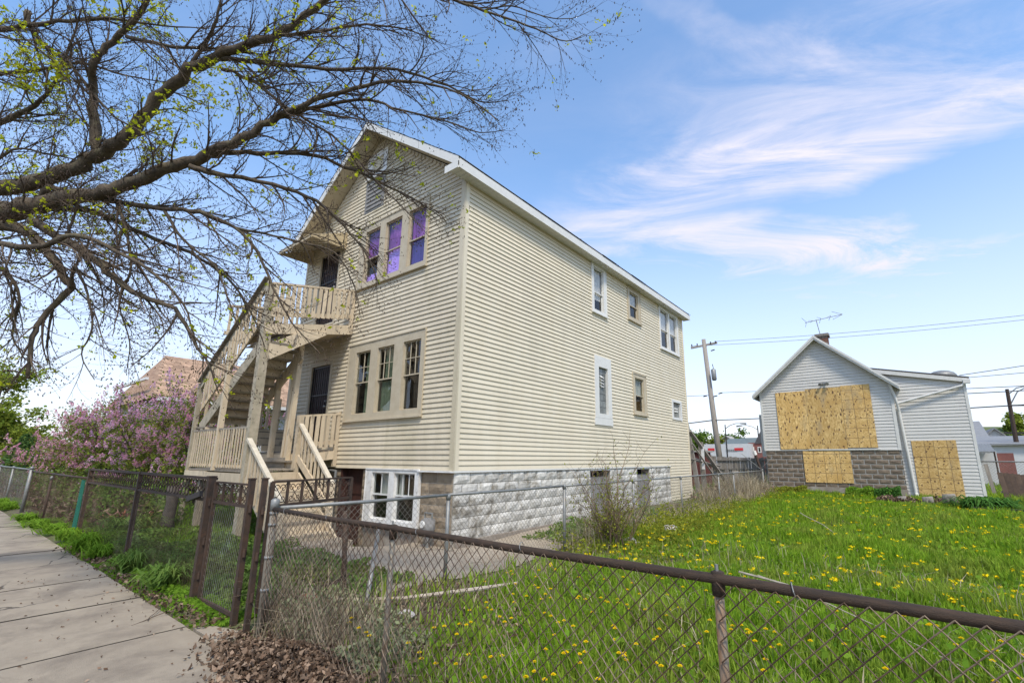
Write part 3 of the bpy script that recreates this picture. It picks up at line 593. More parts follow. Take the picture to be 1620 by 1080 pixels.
# soffit, fascia, roof
EX0, EX1, EY0, EY1 = HX0-.25, HX1+.27, HY0-.46, HY1+.28
sl_ = (PK-EZ)/(HX1-RX); pk = EZ+sl_*(EX1-RX)-.02     # underside of roof plane follows the gable
def rz(x): return EZ+.12+sl_*(EX1-RX-abs(x-RX))
for sgn in (1, -1):
    ex = RX+sgn*(EX1-RX)
    a = [(ex, EY0, rz(ex)), (RX, EY0, rz(RX)), (RX, EY1, rz(RX)), (ex, EY1, rz(ex))]
    MB().poly(a, (0, 0, .07)).build('roof', m_shing, H)
    t_ = .02; b = [(p[0]+(sgn*.03 if i in (0, 3) else 0), p[1]+(-.03 if i in (0, 1) else .03), p[2]+.072) for i, p in enumerate(a)]
    # shingle courses, ragged lip over the eave
    n = 26; mb = MB()
    for k in range(n):
        x0 = ex+sgn*.035+(RX-ex)*k/n; x1 = ex+(RX-ex)*min(1.0, (k+1.25)/n); mb.box(min(x0, x1), max(x0, x1), 0, 0, 0, 0); mb.v = mb.v[:-8]; mb.f = mb.f[:-6]
        z0_, z1_ = rz(x0)+.075, rz(x1)+.075
        yy = EY0-.03
        while yy < EY1+.02:
            y2 = min(yy+.9+.2*random.random(), EY1+.03); lip = random.uniform(-.006, .014)*sgn
            mb.add([(x0+lip, yy, z0_+.014), (x1, yy, z1_), (x1, y2, z1_), (x0+lip, y2, z0_+.014), (x0+lip, yy, z0_), (x0+lip, y2, z0_)], [(0, 1, 2, 3) if sgn < 0 else (3, 2, 1, 0), (0, 3, 5, 4)]); yy = y2
    o_ = mb.build('shingle_roofing', m_shing, H); o_['kind'] = 'stuff'
    # eave: fascia and ribbed soffit
    fx = sorted((ex, ex+sgn*.022)); MB().box(fx[0], fx[1], EY0, EY1, EZ-.05, EZ+.15).build('fascia', m_white, H)
    sx = sorted((ex, HX1 if sgn > 0 else HX0)); mb = MB(); yy = EY0
    while yy < EY1: mb.box(sx[0], sx[1], yy+.006, min(yy+.12, EY1), EZ-.035, EZ-.02); yy += .12
    mb.build('soffit', m_white, H)
    # rakes at both ends: board plus tan soffit underneath
    for ye, s2 in ((EY0, -1), (EY1, 1)):
        p0 = Vector((ex, ye, rz(ex)-.03)); p1 = Vector((RX, ye, rz(RX)-.03))
        MB().add([(ex, ye, rz(ex)-.13), (RX, ye, rz(RX)-.13), (RX, ye, rz(RX)+.07), (ex, ye, rz(ex)+.07), (ex, ye+s2*.022, rz(ex)-.13), (RX, ye+s2*.022, rz(RX)-.13), (RX, ye+s2*.022, rz(RX)+.07), (ex, ye+s2*.022, rz(ex)+.07)],
                 [(0, 1, 2, 3), (7, 6, 5, 4), (0, 4, 5, 1), (1, 5, 6, 2), (2, 6, 7, 3), (3, 7, 4, 0)]).build('rake_board', m_white, H)
        yw = HY0 if s2 < 0 else HY1
        MB().poly([(ex, ye, rz(ex)-.10), (RX, ye, rz(RX)-.10), (RX, yw, rz(RX)-.10), (ex, yw, rz(ex)-.10)], (0, 0, .02)).build('rake_soffit', m_trimc, H)
# boxed return at the front right corner
box('eave_return', m_white, H, HX1-.12, EX1, EY0-.03, EY0+.0, EZ-.06, EZ+.10)
# chimney (bricks) and vents on the far side of the ridge
CH = MB().box(-9.0, -8.68, 9.3, 9.62, 8.3, 9.50).build('chimney', m_mort, H)
for k in range(11):
    z = 8.75+.075*k
    for (x_, y_, lx, ly) in [(-9.015+(.04 if k % 2 else 0)+.17*i, 9.285, .16, .1) for i in range(2)]:
        box('brick', m_brickr if k > 9 else m_brick, CH, x_, x_+lx, y_, y_+ly, z, z+.066)
    for i in range(2): y_ = 9.30+.165*i; box('brick', m_brickr if k > 8 else m_brick, CH, -8.7, -8.665, y_, y_+.155, z, z+.066)
box('chimney_cap', m_brown, H, -9.0, -8.70, 9.31, 9.60, 9.50, 9.60)
for (yv, h_, r_) in ((13.2, .42, .07),): MB().tube([(-8.3, yv, rz(-8.3)+.02), (-8.3, yv, rz(-8.3)+.1+h_)], r_, 10).build('vent_pipe', m_rust, H)
# windows ------------------------------------------------------------------
zt, zb = 3.95, 2.48
window(H, 'x', HY0, -1, o_w1, None, 0, m_trimc, [(-10.09, -9.50, zb, zt), (-9.21, -8.60, zb, zt), (-8.27, -7.68, zb, zt)], 3.22,
       munt=[(2, 2, 'top'), (3, 2, 'top'), (3, 2, 'top')], behind=[[(.5, 1, 0, 1, m_curtg)], [(.25, .8, .5, 1, m_curtg), (.1, 1., 0, .48, m_curtg)], None], label='tan triple window with green curtains on the first floor')
zt, zb = 7.10, 5.72
window(H, 'x', HY0, -1, o_w2, None, 0, m_trimc, [(-10.14, -9.53, zb, zt), (-9.30, -8.66, zb, zt), (-8.40, -7.78, zb, zt)], 6.36,
       behind=[[(0, 1, .5, 1, m_purp), (0, 1, 0, .17, m_lilacs)], [(0, 1, .5, 1, m_purp), (0, 1, 0, .47, m_lilacs)], [(0, 1, .48, 1, m_purp), (0, 1, 0, .46, m_navy)]], glass=m_glassw, label='upper triple window hung with purple sheets')
window(H, 'x', HY0, -1, (-9.27, -7.50, .165, 1.262), None, 0, m_whitep, [(-9.06, -8.46, .27, 1.20), (-8.27, -7.62, .27, 1.20)], .76,
       munt=[(2, 1, 'top'), (3, 1, 'top')], behind=[[(.35, 1, .52, 1, m_blind)], [(.0, .3, .5, 1, m_blind)]], sill=True, label='white basement window pair')
window(H, 'x', HY0, -1, (-10.32, -9.50, 8.62, 9.42-.16), None, 0, m_whitep, [(-10.14, -9.66, 8.74, 9.18)], None, label='small white attic window')
lv = box('louvre', m_louv, H, -10.36, -9.52, HY0-.03, HY0+.03, 7.68, 8.56)
bf = MB()
for k in range(7): z = 7.74+.115*k; bf.add([(-10.28, HY0-.05, z), (-9.60, HY0-.05, z), (-9.60, HY0-.031, z+.09), (-10.28, HY0-.031, z+.09), (-10.28, HY0-.031, z), (-9.60, HY0-.031, z)], [(0, 1, 2, 3), (0, 4, 5, 1), (0, 3, 4), (1, 5, 2)])
bf.build('louvre_slat', m_louv, lv)
W_ = window(H, 'y', HX1, 1, (11.03, 11.87, 5.66, 7.17), None, 0, m_white, [(11.15, 11.72, 5.76, 7.08)], 6.32, behind=[[(0, 1, .28, 1, m_blind), (.0, .35, 0, .3, m_blind)]], glass=m_glassw, label='tall white side window')
window(H, 'y', HX1, 1, (13.33, 14.25, 6.0, 7.09), None, 0, m_trimc, [(13.46, 14.1, 6.12, 6.99)], 6.54, behind=[[(0, 1, .5, 1, m_blind)]], glass=m_glassw, label='tan side window with a half-drawn blind')
window(H, 'y', HX1, 1, (15.9, 17.75, 5.50, 7.15), None, 0, m_white, [(16.0, 16.76, 5.6, 7.06), (16.88, 17.62, 5.6, 7.06)], 6.30, behind=[[(0, 1, .45, 1, m_blind)], [(0, 1, .45, 1, m_blind)]], glass=m_glassw, label='white double window near the rear corner')
window(H, 'y', HX1, 1, (13.5, 14.45, 2.90, 4.2), None, 0, m_trimc, [(13.64, 14.28, 3.0, 4.08)], 3.52, behind=[[(.3, 1, .5, 1, m_blind)]], label='tan first floor side window')
# glass block window with a louvred vent
D = MB(); bx = FR('y', HX1, 1)
for (a, b, c, d) in ((11.08, 11.30, 2.62, 4.38), (11.82, 12.03, 2.62, 4.38), (11.30, 11.82, 4.07, 4.38), (11.30, 11.82, 2.62, 2.74), (11.05, 12.06, 2.42, 2.615)): bx(D, a, b, -.1, .05, c, d)
D = D.build('window', m_white, H); D['label'] = 'narrow glass block window with wide white trim'
q = MB(); bx(q, 11.30, 11.82, -.14, -.10, 2.74, 4.07); q.build('block_backing', m_mort, D)
for j in range(7):
    for i in range(3):
        if j in (4, 5) and i == 1: continue
        q = MB(); u_ = 11.305+.172*i; z_ = 2.745+.19*j; bx(q, u_, u_+.162, -.10, -.03, z_, z_+.18); q.build('glass_block', m_gblock, D)
q = MB(); bx(q, 11.47, 11.65, -.10, -.05, 3.5, 3.87); q.build('vent_frame', m_white, D)
for j in range(4):
    q = MB(); z_ = 3.51+.09*j; q.add([(HX1-.05, 11.475, z_+.06), (HX1-.05, 11.645, z_+.06), (HX1+.02, 11.645, z_), (HX1+.02, 11.475, z_)], [(0, 1, 2, 3)]); q.build('vent_louvre', m_white, D)
D = MB()
for (a, b, c, d) in ((16.68, 16.80, 2.94, 3.69), (17.54, 17.66, 2.94, 3.69), (16.80, 17.54, 3.60, 3.69), (16.80, 17.54, 2.94, 3.03)): bx(D, a, b, -.1, .05, c, d)
D = D.build('window', m_whitep, H); D['label'] = 'small square rear window with a vent'
for j in range(3):
    for i in range(4): q = MB(); u_ = 16.805+.184*i; z_ = 3.035+.188*j; bx(q, u_, u_+.174, -.10, -.03, z_, z_+.18); q.build('glass_block', m_gblock, D)
for j in range(2): q = MB(); bx(q, 17.0, 17.35, -.03, .0, 3.24+.1*j, 3.30+.1*j); q.build('vent_louvre', m_white, D)
# basement side openings boarded with grey planks
for (a, b, c, d) in BS:
    bd = MB(); bx(bd, a, b, -.12, -.09, c-.1, d-.22); bd = bd.build('boarding', m_louv, H)
    for k in range(3): q = MB(); t0 = a+(b-a)*k/3; bx(q, t0+.006, t0+(b-a)/3-.006, -.09, -.06, c-.1, d-.25-.03*k); q.build('plank', m_louv, bd)
    q = MB(); bx(q, a-.02, b+.02, -.08, .012, d-.05, d); q.build('lintel', m_whitep, H)
# doors --------------------------------------------------------------------
def door(o, mat, bars, label, knob):
    u0, u1, z0, z1 = o; b2 = FR('x', HY0, -1); c = MB()
    b2(c, u0, u0+.09, -.12, .03, z0, z1); b2(c, u1-.09, u1, -.12, .03, z0, z1); b2(c, u0+.09, u1-.09, -.12, .03, z1-.09, z1)
    C_ = c.build('door_frame', m_trimc, H); q = MB(); b2(q, u0+.09, u1-.09, -.10, -.06, z0, z1-.09); D_ = q.build('door', mat, H); D_['label'] = label
    q = MB(); b2(q, u0+.09, u1-.09, -.12, .06, z0-.05, z0); q.build('threshold', m_deck, H)
    if bars:
        q = MB()
        for zz in (z0+.05, z0+.75, z0+1.25, z1-.14): b2(q, u0+.10, u1-.10, -.03, -.01, zz, zz+.03)
        for uu_ in (u0+.10, u1-.13): b2(q, uu_, uu_+.03, -.035, -.005, z0, z1-.1)
        q.build('bar_frame', m_bars, D_)
        n = 9
        for i in range(1, n): uu_ = u0+.1+(u1-u0-.2)*i/n; q = MB(); b2(q, uu_-.008, uu_+.008, -.028, -.012, z0+.05, z1-.12); q.build('bar', m_bars, D_)
    q = MB(); q.tube([(u1-.2, HY0+.03, knob), (u1-.2, HY0-.035, knob)], .028, 10); q.tube([(u1-.2, HY0-.035, knob), (u1-.2, HY0-.055, knob)], [.036, .02], 10); q.build('knob', m_galv, D_)
    q = MB(); q.tube([(u1-.2, HY0+.03, knob+.14), (u1-.2, HY0-.03, knob+.14)], .022, 10); q.build('lock', m_galv, D_)
door(o_d1, m_doorr, True, 'dark barred first floor door', 2.75); door(o_d2, m_doorr, True, 'dark barred second floor door', 5.95)
q = MB().box(-10.34, -9.52, HY0+.17, HY0+.21, -.55, 1.25).build('door', m_doorb, H); q['label'] = 'worn brown basement door below ground level'
box('door_recess', m_doorb, H, -10.36, -10.33, HY0+.0, HY0+.2, -.55, 1.25)
for k in range(3): box('door_panel', m_doorb, q, -10.22+.0, -9.64, HY0+.155, HY0+.17, -.42+.56*k, .0+.56*k)
MB().tube([(-10.42, HY0-.09, 1.22), (-10.42, HY0-.09, -.5)], .032, 8).build('drain_pipe', m_galv, H)
MB().tube([(-10.42, HY0-.09, 1.2), (-10.9, HY0-.09, 1.22), (-11.4, HY0-.09, 1.2)], .03, 8).build('drain_pipe', m_galv, H)
# corrugated door awning
AW = thing  # (part of the house)
ax0, ax1, yo = -12.85, -11.10, 5.05; zw, zf = 7.38, 6.93
fr_ = MB()
fr_.bar((ax0, HY0-.03, zf), (ax0, yo, zf), .02, .03); fr_.bar((ax1, HY0-.03, zf), (ax1, yo, zf), .02, .03); fr_.bar((ax0, yo, zf), (ax1, yo, zf), .03, .05)
awn = fr_.build('awning', m_alum, H)
n = 15
for i in range(n):
    m_aw = m_alum if i % 2 else m_trimc
    xa = ax0+(ax1-ax0)*i/n; wv = (ax1-ax0)/n; zz = .018 if i % 2 else 0
    MB().add([(xa, HY0-.02, zw+zz), (xa+wv, HY0-.02, zw+zz), (xa+wv, yo-.03, zf+.05+zz), (xa, yo-.03, zf+.05+zz), (xa, HY0-.02, zw+zz-.01), (xa+wv, HY0-.02, zw+zz-.01), (xa+wv, yo-.03, zf+.04+zz), (xa, yo-.03, zf+.04+zz)],
             [(0, 1, 2, 3), (7, 6, 5, 4), (3, 2, 6, 7), (0, 3, 7, 4), (1, 5, 6, 2), (0, 4, 5, 1)]).build('awning_slat', m_aw, awn)
for xe, s_ in ((ax0, -1), (ax1, 1)):
    m_ = 9
    for k in range(m_):     # side wings: slats stacked down the slope, meeting the front edge
        t0, t1 = k/m_, (k+.96)/m_; z_a = zf+(zw-zf)*t0; z_b = zf+(zw-zf)*t1; y_a = yo+(HY0-yo)*t0
        MB().box(min(xe, xe+s_*.02), max(xe, xe+s_*.02), y_a, HY0-.02, z_a, z_b).build('awning_slat', m_alum, awn)
# gas meter riser by the corner
gm = thing('gas_meter', (-6.98, 5.82, -.1), 'small grey gas meter on a pipe in front of the brown stone wall', 'meter')
MB().tube([(-6.98, 5.82, -.25), (-6.98, 5.82, .22)], .03, 8).build('pipe', m_galv, gm)
MB().tube([(-6.98, 5.82, .18), (-6.98, 5.82, .22), (-6.98, 5.82, .25), (-6.98, 5.82, .40), (-6.98, 5.82, .44)], [.05, .12, .13, .13, .07], 12).build('meter_body', m_louv, gm, smooth=True)
MB().tube([(-6.98, 5.70, .34), (-6.98, 5.67, .34)], .06, 12).build('meter_dial', m_white, gm)
MB().tube([(-7.08, 5.82, .42), (-7.08, 5.82, .52), (-6.88, 5.82, .52), (-6.88, 5.82, .42)], .018, 6).build('elbow_pipe', m_galv, gm)
# ---------------------------------------------------------------- the wooden front stair and its two landings
m_hand = M('worn_cream_handrail', (.62, .55, .43), (.52, .45, .34), 8, .75, .3, 45, (.30, .26, .2), 5, (.58, .7))
ST = thing('porch_staircase', (-11.8, 4.9, 0), 'peeling tan wooden staircase zigzagging up the house front to two landings', 'staircase')
def post(x, y, z0, z1, s=.1, mat=None, lean=(0, 0), name='post', w2=None):
    b = MB(); a = Vector((x, y, z0)); c = Vector((x+lean[0], y+lean[1], z1)); b.bar(a, c, s, w2 or s, (0, 1, 0)); b.build(name, mat or m_paintwood, ST)
def rail(a, b, w=.05, h=.09, name='handrail', mat=None): MB().bar(a, b, w, h).build(name, mat or m_paintwood, ST)
_bal = {}
def baluster(x, y, z0, z1, yaw_=0, wd=.075, th=.028):
    L_ = round(z1-z0, 2); key = (L_, wd)
    if key not in _bal:
        me = bpy.data.meshes.new('baluster'); b = MB().box(-wd/2, wd/2, -th/2, th/2, 0, L_); me.from_pydata(b.v, [], b.f); me.materials.append(m_paintwood); _bal[key] = me
    inst('baluster', _bal[key], (x, y, z0), ST, (rng.uniform(-.012, .012), rng.uniform(-.015, .015), yaw_))
lean = .2
# landing floor of boards; falls towards the street
def deck(x0, x1, y0, y1, zfun, along='x', mat=None, th=.035, nm='deck_board'):
    b = .14
    if along == 'x':
        y = y0
        while y < y1-.02:
            ye = min(y+b, y1); MB().add([(x0, y+.004, zfun(y)-th), (x1, y+.004, zfun(y)-th), (x1, ye-.004, zfun(ye)-th), (x0, ye-.004, zfun(ye)-th), (x0, y+.004, zfun(y)), (x1, y+.004, zfun(y)), (x1, ye-.004, zfun(ye)), (x0, ye-.004, zfun(ye))],
                [(0, 3, 2, 1), (4, 5, 6, 7), (0, 1, 5, 4), (1, 2, 6, 5), (2, 3, 7, 6), (3, 0, 4, 7)]).build(nm, mat or m_deck, ST); y = ye
    else:
        x = x0
        while x < x1-.02:
            xe = min(x+b, x1); MB().add([(x+.004, y0, zfun(y0)-th), (xe-.004, y0, zfun(y0)-th), (xe-.004, y1, zfun(y1)-th), (x+.004, y1, zfun(y1)-th), (x+.004, y0, zfun(y0)), (xe-.004, y0, zfun(y0)), (xe-.004, y1, zfun(y1)), (x+.004, y1, zfun(y1))],
                [(0, 3, 2, 1), (4, 5, 6, 7), (0, 1, 5, 4), (1, 2, 6, 5), (2, 3, 7, 6), (3, 0, 4, 7)]).build(nm, mat or m_deck, ST); x = xe
def slab_bar(a, b, w, h, name, mat=None): MB().bar(a, b, w, h).build(name, mat or m_paintwood, ST)
# --- upper landing (second floor door)
z2 = lambda y: 4.70-.21*(5.95-y)
LX = -10.43
deck(-13.0, LX, 4.12, 5.95, z2, 'x')
slab_bar((LX+.02, 5.95, z2(5.95)-.13), (LX+.02, 4.0, z2(4.0)-.13), .04, .22, 'fascia_board')
slab_bar((-13.0, 4.1, z2(4.1)-.13), (-11.5, 4.1, z2(4.1)-.13), .04, .2, 'fascia_board')
for y in (4.5, 5.0, 5.5): slab_bar((-12.9, y, z2(y)-.11), (LX, y, z2(y)-.11), .04, .14, 'joist')
MB().poly([(-13.0, 4.6, z2(4.6)-.20), (LX, 4.6, z2(4.6)-.20), (LX, 5.94, z2(5.94)-.22), (-13.0, 5.94, z2(5.94)-.22)], (0, 0, .02)).build('soffit_board', m_paintwood, ST)
rail((LX, 5.96, z2(5.96)+.88), (LX, 4.05, z2(4.05)+.90), .09, .045)
rail((LX, 5.94, z2(5.94)+.22), (LX, 4.1, z2(4.1)+.20), .035, .09, 'lower_rail')
post(LX, 5.93, z2(5.9)-.22, z2(5.9)+.88, .08)
for k in range(15):
    y = 5.80-.118*k; baluster(LX+.03, y, z2(y)+.14, z2(y)+.86, R(90), .078)
rail((-13.0, 5.95, z2(5.95)+.88), (-13.0, 4.1, z2(4.1)+.9), .09, .045)
rail((-13.0, 5.95, z2(5.95)+.2), (-13.0, 4.1, z2(4.1)+.2), .035, .09, 'lower_rail')
for k in range(13): y = 5.80-.135*k; baluster(-13.0, y, z2(y)+.14, z2(y)+.86, R(90), .06)
# back rail of the landing above the stair well
rail((-13.0, 4.95, z2(4.95)+.88), (-11.55, 4.95, z2(4.95)+.88), .05, .05)
for k in range(9): baluster(-12.9+.16*k, 4.95, z2(4.95)+.05, z2(4.95)+.86, 0, .06)
# big corner post
post(-10.50, 4.07, gzf(-10.5, 4.07)-.1, 5.22, .165, m_mossy, (-.0, 0), 'corner_post')
# --- upper flight, rising to the right under the handrail, then turning towards the house
x0f, z0f, x1f, z1f = -13.25, 2.30, -10.85, 3.92
n = 9
for k in range(n):
    t0 = k/n; xa = x0f+(x1f-x0f)*t0; za = z0f+(z1f-z0f)*(k+1)/n; dx = (x1f-x0f)/n
    box('tread', m_deck if k % 3 else m_mossy, ST, xa-.03, xa+dx+.0, 4.10, 4.98, za-.035, za)
    box('riser', m_paintwood, ST, xa, xa+.02, 4.12, 4.96, za-(z1f-z0f)/n, za-.036)
for y, mt in ((4.08, m_mossy), (5.0, m_paintwood)):
    a = Vector((x0f-.25, y, z0f-.12)); b = Vector((x1f+.1, y, z1f-.10)); MB().bar(a, b, .045, .27).build('stringer', mt, ST)
# small top landing and the short turned flight with its deep board
for k in range(3):
    ya = 4.15+.3*k; za = 4.0+.16*k-.02; box('tread', m_deck, ST, -11.35, -10.47, ya-.03, ya+.3, za-.035, za); box('riser', m_paintwood, ST, -11.35, -10.48, ya+.28, ya+.30, za, za+.12)
MB().add([(-10.40, 4.13, 3.50), (-10.40, 5.32, 4.30), (-10.40, 5.32, 4.38), (-10.40, 4.75, 4.27), (-10.40, 4.13, 3.86), (-10.36, 4.13, 3.50), (-10.36, 5.32, 4.30), (-10.36, 5.32, 4.38), (-10.36, 4.75, 4.27), (-10.36, 4.13, 3.86)],
         [(0, 1, 2, 3, 4), (9, 8, 7, 6, 5)]+[(i, 5+i, 5+(i+1) % 5, (i+1) % 5) for i in range(5)]).build('stringer', m_paintwood, ST)
slab_bar((-10.38, 4.15, 3.90), (-10.38, 4.62, 3.90), .06, .04, 'tread_end', m_deck); slab_bar((-10.38, 4.62, 3.90), (-10.38, 4.66, 4.16), .05, .05, 'cleat', m_deck)
box('riser', m_paintwood, ST, -11.3, -10.46, 4.60, 4.63, 3.92, 4.14)
# handrail of the upper flight
hA, hB = Vector((-13.72, 4.03, 3.24)), Vector((-10.55, 4.03, 5.26))
rail(hA, hB, .05, .16, 'handrail', m_mossy)
rail(hA+Vector((-.02, -.04, .09)), hB+Vector((0, -.04, .09)), .13, .035, 'handrail', m_deck)
lA, lB = Vector((-13.5, 4.03, 2.62)), Vector((-10.6, 4.03, 4.42)); rail(lA, lB, .035, .09, 'lower_rail')
for k in range(17):
    t = (k+.8)/18; p = lA+(lB-lA)*t; q_ = hA+(hB-hA)*((p.x-hA.x)/(hB.x-hA.x)); baluster(p.x, 4.0, p.z-.05, q_.z-.02, 0, .042)
# newels and middle posts on the street side
post(-13.72, 4.03, gzf(-13.7, 4)-.05, 3.30, .09, m_mossy, (-.05, 0)); post(-12.13, 4.03, 1.22, 4.12, .10, m_paintwood, (.06, 0))
# left lower landing behind the slatted guard, and the quarter landing above it
z1 = lambda y: 1.24+.03*(y-4)
deck(-13.75, -10.42, 4.02, 4.98, z1, 'x'); slab_bar((-13.78, 4.0, 1.10), (-12.45, 4.0, 1.10), .04, .19, 'fascia_board'); slab_bar((-12.44, 4.0, 1.09), (-10.55, 4.0, 1.09), .04, .18, 'fascia_board')
slab_bar((-13.8, 4.0, 1.10), (-13.8, 5.9, 1.10), .04, .19, 'fascia_board')
rail((-13.66, 4.03, 2.12), (-10.58, 4.03, 2.10), .07, .045, 'guard_rail', m_deck); rail((-13.66, 4.03, 1.34), (-10.58, 4.03, 1.32), .035, .05, 'lower_rail')
for k in range(24): x = -13.56+.128*k; 
for k in range(22):
    x = -13.56+.138*k
    if abs(x+12.13) > .09: baluster(x, 4.0, 1.28, 2.09, 0, .04, .02)
deck(-13.75, -13.1, 4.05, 5.9, lambda y: 2.22, 'y'); slab_bar((-13.1, 4.05, 2.12), (-13.1, 5.9, 2.12), .035, .15, 'fascia_board')
box('wall_board', m_deck, ST, -13.1, -10.9, 4.96, 4.985, 1.28, 1.50)
# --- first floor landing and its right railing
zl = lambda y: 1.69-.1*(5.95-y)
deck(-13.1, -10.58, 5.12, 5.95, zl, 'x')
slab_bar((-10.57, 5.96, zl(5.96)-.12), (-10.57, 5.02, zl(5.02)-.15), .04, .19, 'fascia_board'); slab_bar((-12.4, 5.10, zl(5.1)-.11), (-10.58, 5.10, zl(5.1)-.11), .035, .16, 'fascia_board')
box('tread', m_deck, ST, -12.4, -10.6, 4.88, 5.12, 1.40, 1.435); box('riser', m_paintwood, ST, -12.4, -10.6, 5.0, 5.02, 1.26, 1.40)
post(-10.56, 5.04, .0, 2.42, .11); post(-10.58, 5.93, 1.30, 2.56, .08)
rail((-10.57, 5.96, 2.52), (-10.56, 5.02, 2.40), .08, .045); rail((-10.57, 5.92, 1.86), (-10.56, 5.06, 1.76), .035, .09, 'lower_rail')
for k in range(6): y = 5.80-.125*k; baluster(-10.54, y, 1.74-.1*(5.8-y), 2.50-.12*(5.9-y), R(90), .08)
# left end: three steps up to the quarter landing, railing behind
for k in range(3): xa = -12.42-.23*k; za = zl(5.5)+.17*(k+1); box('tread', m_deck, ST, xa-.25, xa, 5.05, 5.92, za-.035, za); box('riser', m_paintwood, ST, xa-.02, xa, 5.07, 5.90, za-.17, za-.036)
rail((-13.7, 5.9, 3.05), (-13.7, 4.1, 3.05), .05, .05)
for k in range(11): baluster(-13.7, 5.8-.16*k, 2.25, 3.03, R(90), .06)
rail((-13.7, 5.93, 2.55), (-12.45, 5.93, 2.52), .05, .05)
# rear posts and the lean of the far string
post(-11.78, 5.02, 1.30, 4.05, .10, m_paintwood, (-.02, .0)); post(-11.15, 5.02, 1.1, 4.45, .09, m_paintwood, (.20, 0)); post(-10.98, 5.02, .3, 4.3, .10, m_paintwood, (.12, 0)); post(-13.1, 5.9, 0, 4.5, .09)
post(-13.7, 5.9, -.1, 3.1, .09)
# --- lower flight to the ground, going down to the right
n = 7; xa0, za0 = -10.40, 1.24; run, rise = .262, .185
for k in range(n):
    xa = xa0+run*k; za = za0-rise*(k+1)+.0
    if k < n-1: box('tread', m_paintwood if k % 2 else m_deck, ST, xa, xa+run+.03, 4.06, 5.02, za-.04, za)
    MB().box(xa-.0, xa+.02, 4.08, 5.0, za-.0, za+rise-.041).build('riser', m_paintwood, ST)
for y in (4.04, 5.03):
    MB().bar((xa0-.02, y, za0-.16), (xa0+run*n-.05, y, za0-rise*n-.06), .04, .26).build('stringer', m_paintwood, ST)
box('bottom_step', m_concd, ST, -8.62, -8.12, 3.95, 5.06, gzf(-8.5, 4.5)-.15, gzf(-8.5, 4.5)+.10)
a, b = Vector((-10.36, 3.98, 1.86)), Vector((-8.68, 3.98, .74)); rail(a, b, .09, .05, 'handrail', m_hand)
for k in range(11): t = (k+.7)/11.5; p = a+(b-a)*t; zz = za0-.0-(p.x-xa0)*rise/run; baluster(p.x, 4.0, zz-.22, p.z-.02, 0, .05)
a, b = Vector((-10.52, 5.05, 2.22)), Vector((-8.98, 5.05, .99)); rail(a, b, .09, .05, 'handrail', m_hand)
rail(a+Vector((0, 0, -.72)), b+Vector((0, 0, -.50)), .04, .14, 'lower_rail')
for k in range(9): t = (k+.8)/9.5; p = a+(b-a)*t; baluster(p.x, 5.06, p.z-.66+.12*t, p.z-.02, 0, .055)
post(-9.02, 5.05, -.15, 1.02, .10, m_paintwood); post(-8.72, 4.0, -.1, .78, .085, m_paintwood)
post(-12.9, 4.1, -.1, 1.1, .12, m_deck)
st = thing('tree_stump', (-13.05, 3.6, -.1), 'short grey tree stump in the weeds behind the tall rusty fence', 'tree stump')
MB().tube([(-13.05, 3.6, -.15), (-13.05, 3.6, .1), (-13.0, 3.62, .5), (-13.02, 3.6, .88)], [.2, .13, .11, .12], 10).build('trunk', m_lbark, st, smooth=True)
# ---------------------------------------------------------------- fences
def mk(name, mb, mat, par, **k): return mb.build(name, mat, par, **k)
def chain_fence(label, pts, z0, z1, posts, prm, name='chain_link_fence', mr=None, mp_=None, mw=None, r=.0019, rr_=.021, pr=.026, p=.072, cap=True, zt=None, railz=0.):
    """pts: polyline of (x,y); posts: list of (x,y,height,radius)"""
    T = thing(name, (pts[0][0], pts[0][1], 0), label, 'fence')
    for i in range(len(pts)-1):
        a, b = pts[i], pts[i+1]
        if mr is not None: MB().tube([(a[0], a[1], z1+railz), ((a[0]+b[0])/2, (a[1]+b[1])/2, z1-.006), (b[0], b[1], z1+railz)], rr_, 10).build('top_rail', mr, T, smooth=True)
        chain(T, a, b, z0, z1+(.012 if mr is not None else 0), p, r, mw)
    for (x, y, h, r_) in posts:
        zb = gzf(x, y)-.06
        P_ = MB().tube([(x, y, zb), (x, y, h)], r_, 12).build('post', mp_ or m_galvr, T, smooth=True)
        if cap: MB().tube([(x, y, h-.05), (x, y, h+.008), (x, y, h+.022), (x, y, h+.03)], [r_+.007, r_+.007, r_*.7, .008], 12).build('post_cap', m_galv, P_, smooth=True)
    return T
YF = 2.075; XD = -4.69
# near street fence: heavy rusted rail
NF = thing('chain_link_fence', (-4.6, YF, 0), 'low rusted chain link fence with brown top rail along the near lawn', 'fence')
xs_p = [-4.64, -2.86, -.66, 1.55, 3.8]
for i in range(4):
    a, b = xs_p[i], xs_p[i+1]
    zz = [1.035, 1.028, 1.02, 1.02, 1.01]
    chain(NF, (a, YF-.024), (b, YF-.024), .03, zz[i]-.010, .0735, .0028, m_wirer)
    n = 5
    for k in range(1, n):       # aluminium tie wires round rail
        x = a+(b-a)*(k-.4)/n
        if k % 2: ang = [j*math.pi/5 for j in range(11)]; MB().tube([(x+.004*j, YF+.027*math.cos(an), zz[i]+.027*math.sin(an)) for j, an in enumerate(ang)], .0022, 5).build('tie_wire', m_galv, NF)
MB().tube([(-4.64, YF, 1.035), (-3.7, YF, 1.024), (-2.86, YF, 1.028), (-1.8, YF, 1.016), (-.66, YF, 1.02), (.4, YF, 1.012), (1.55, YF, 1.02), (3.8, YF, 1.01)], .0205, 16).build('top_rail', m_rail, NF, smooth=True)
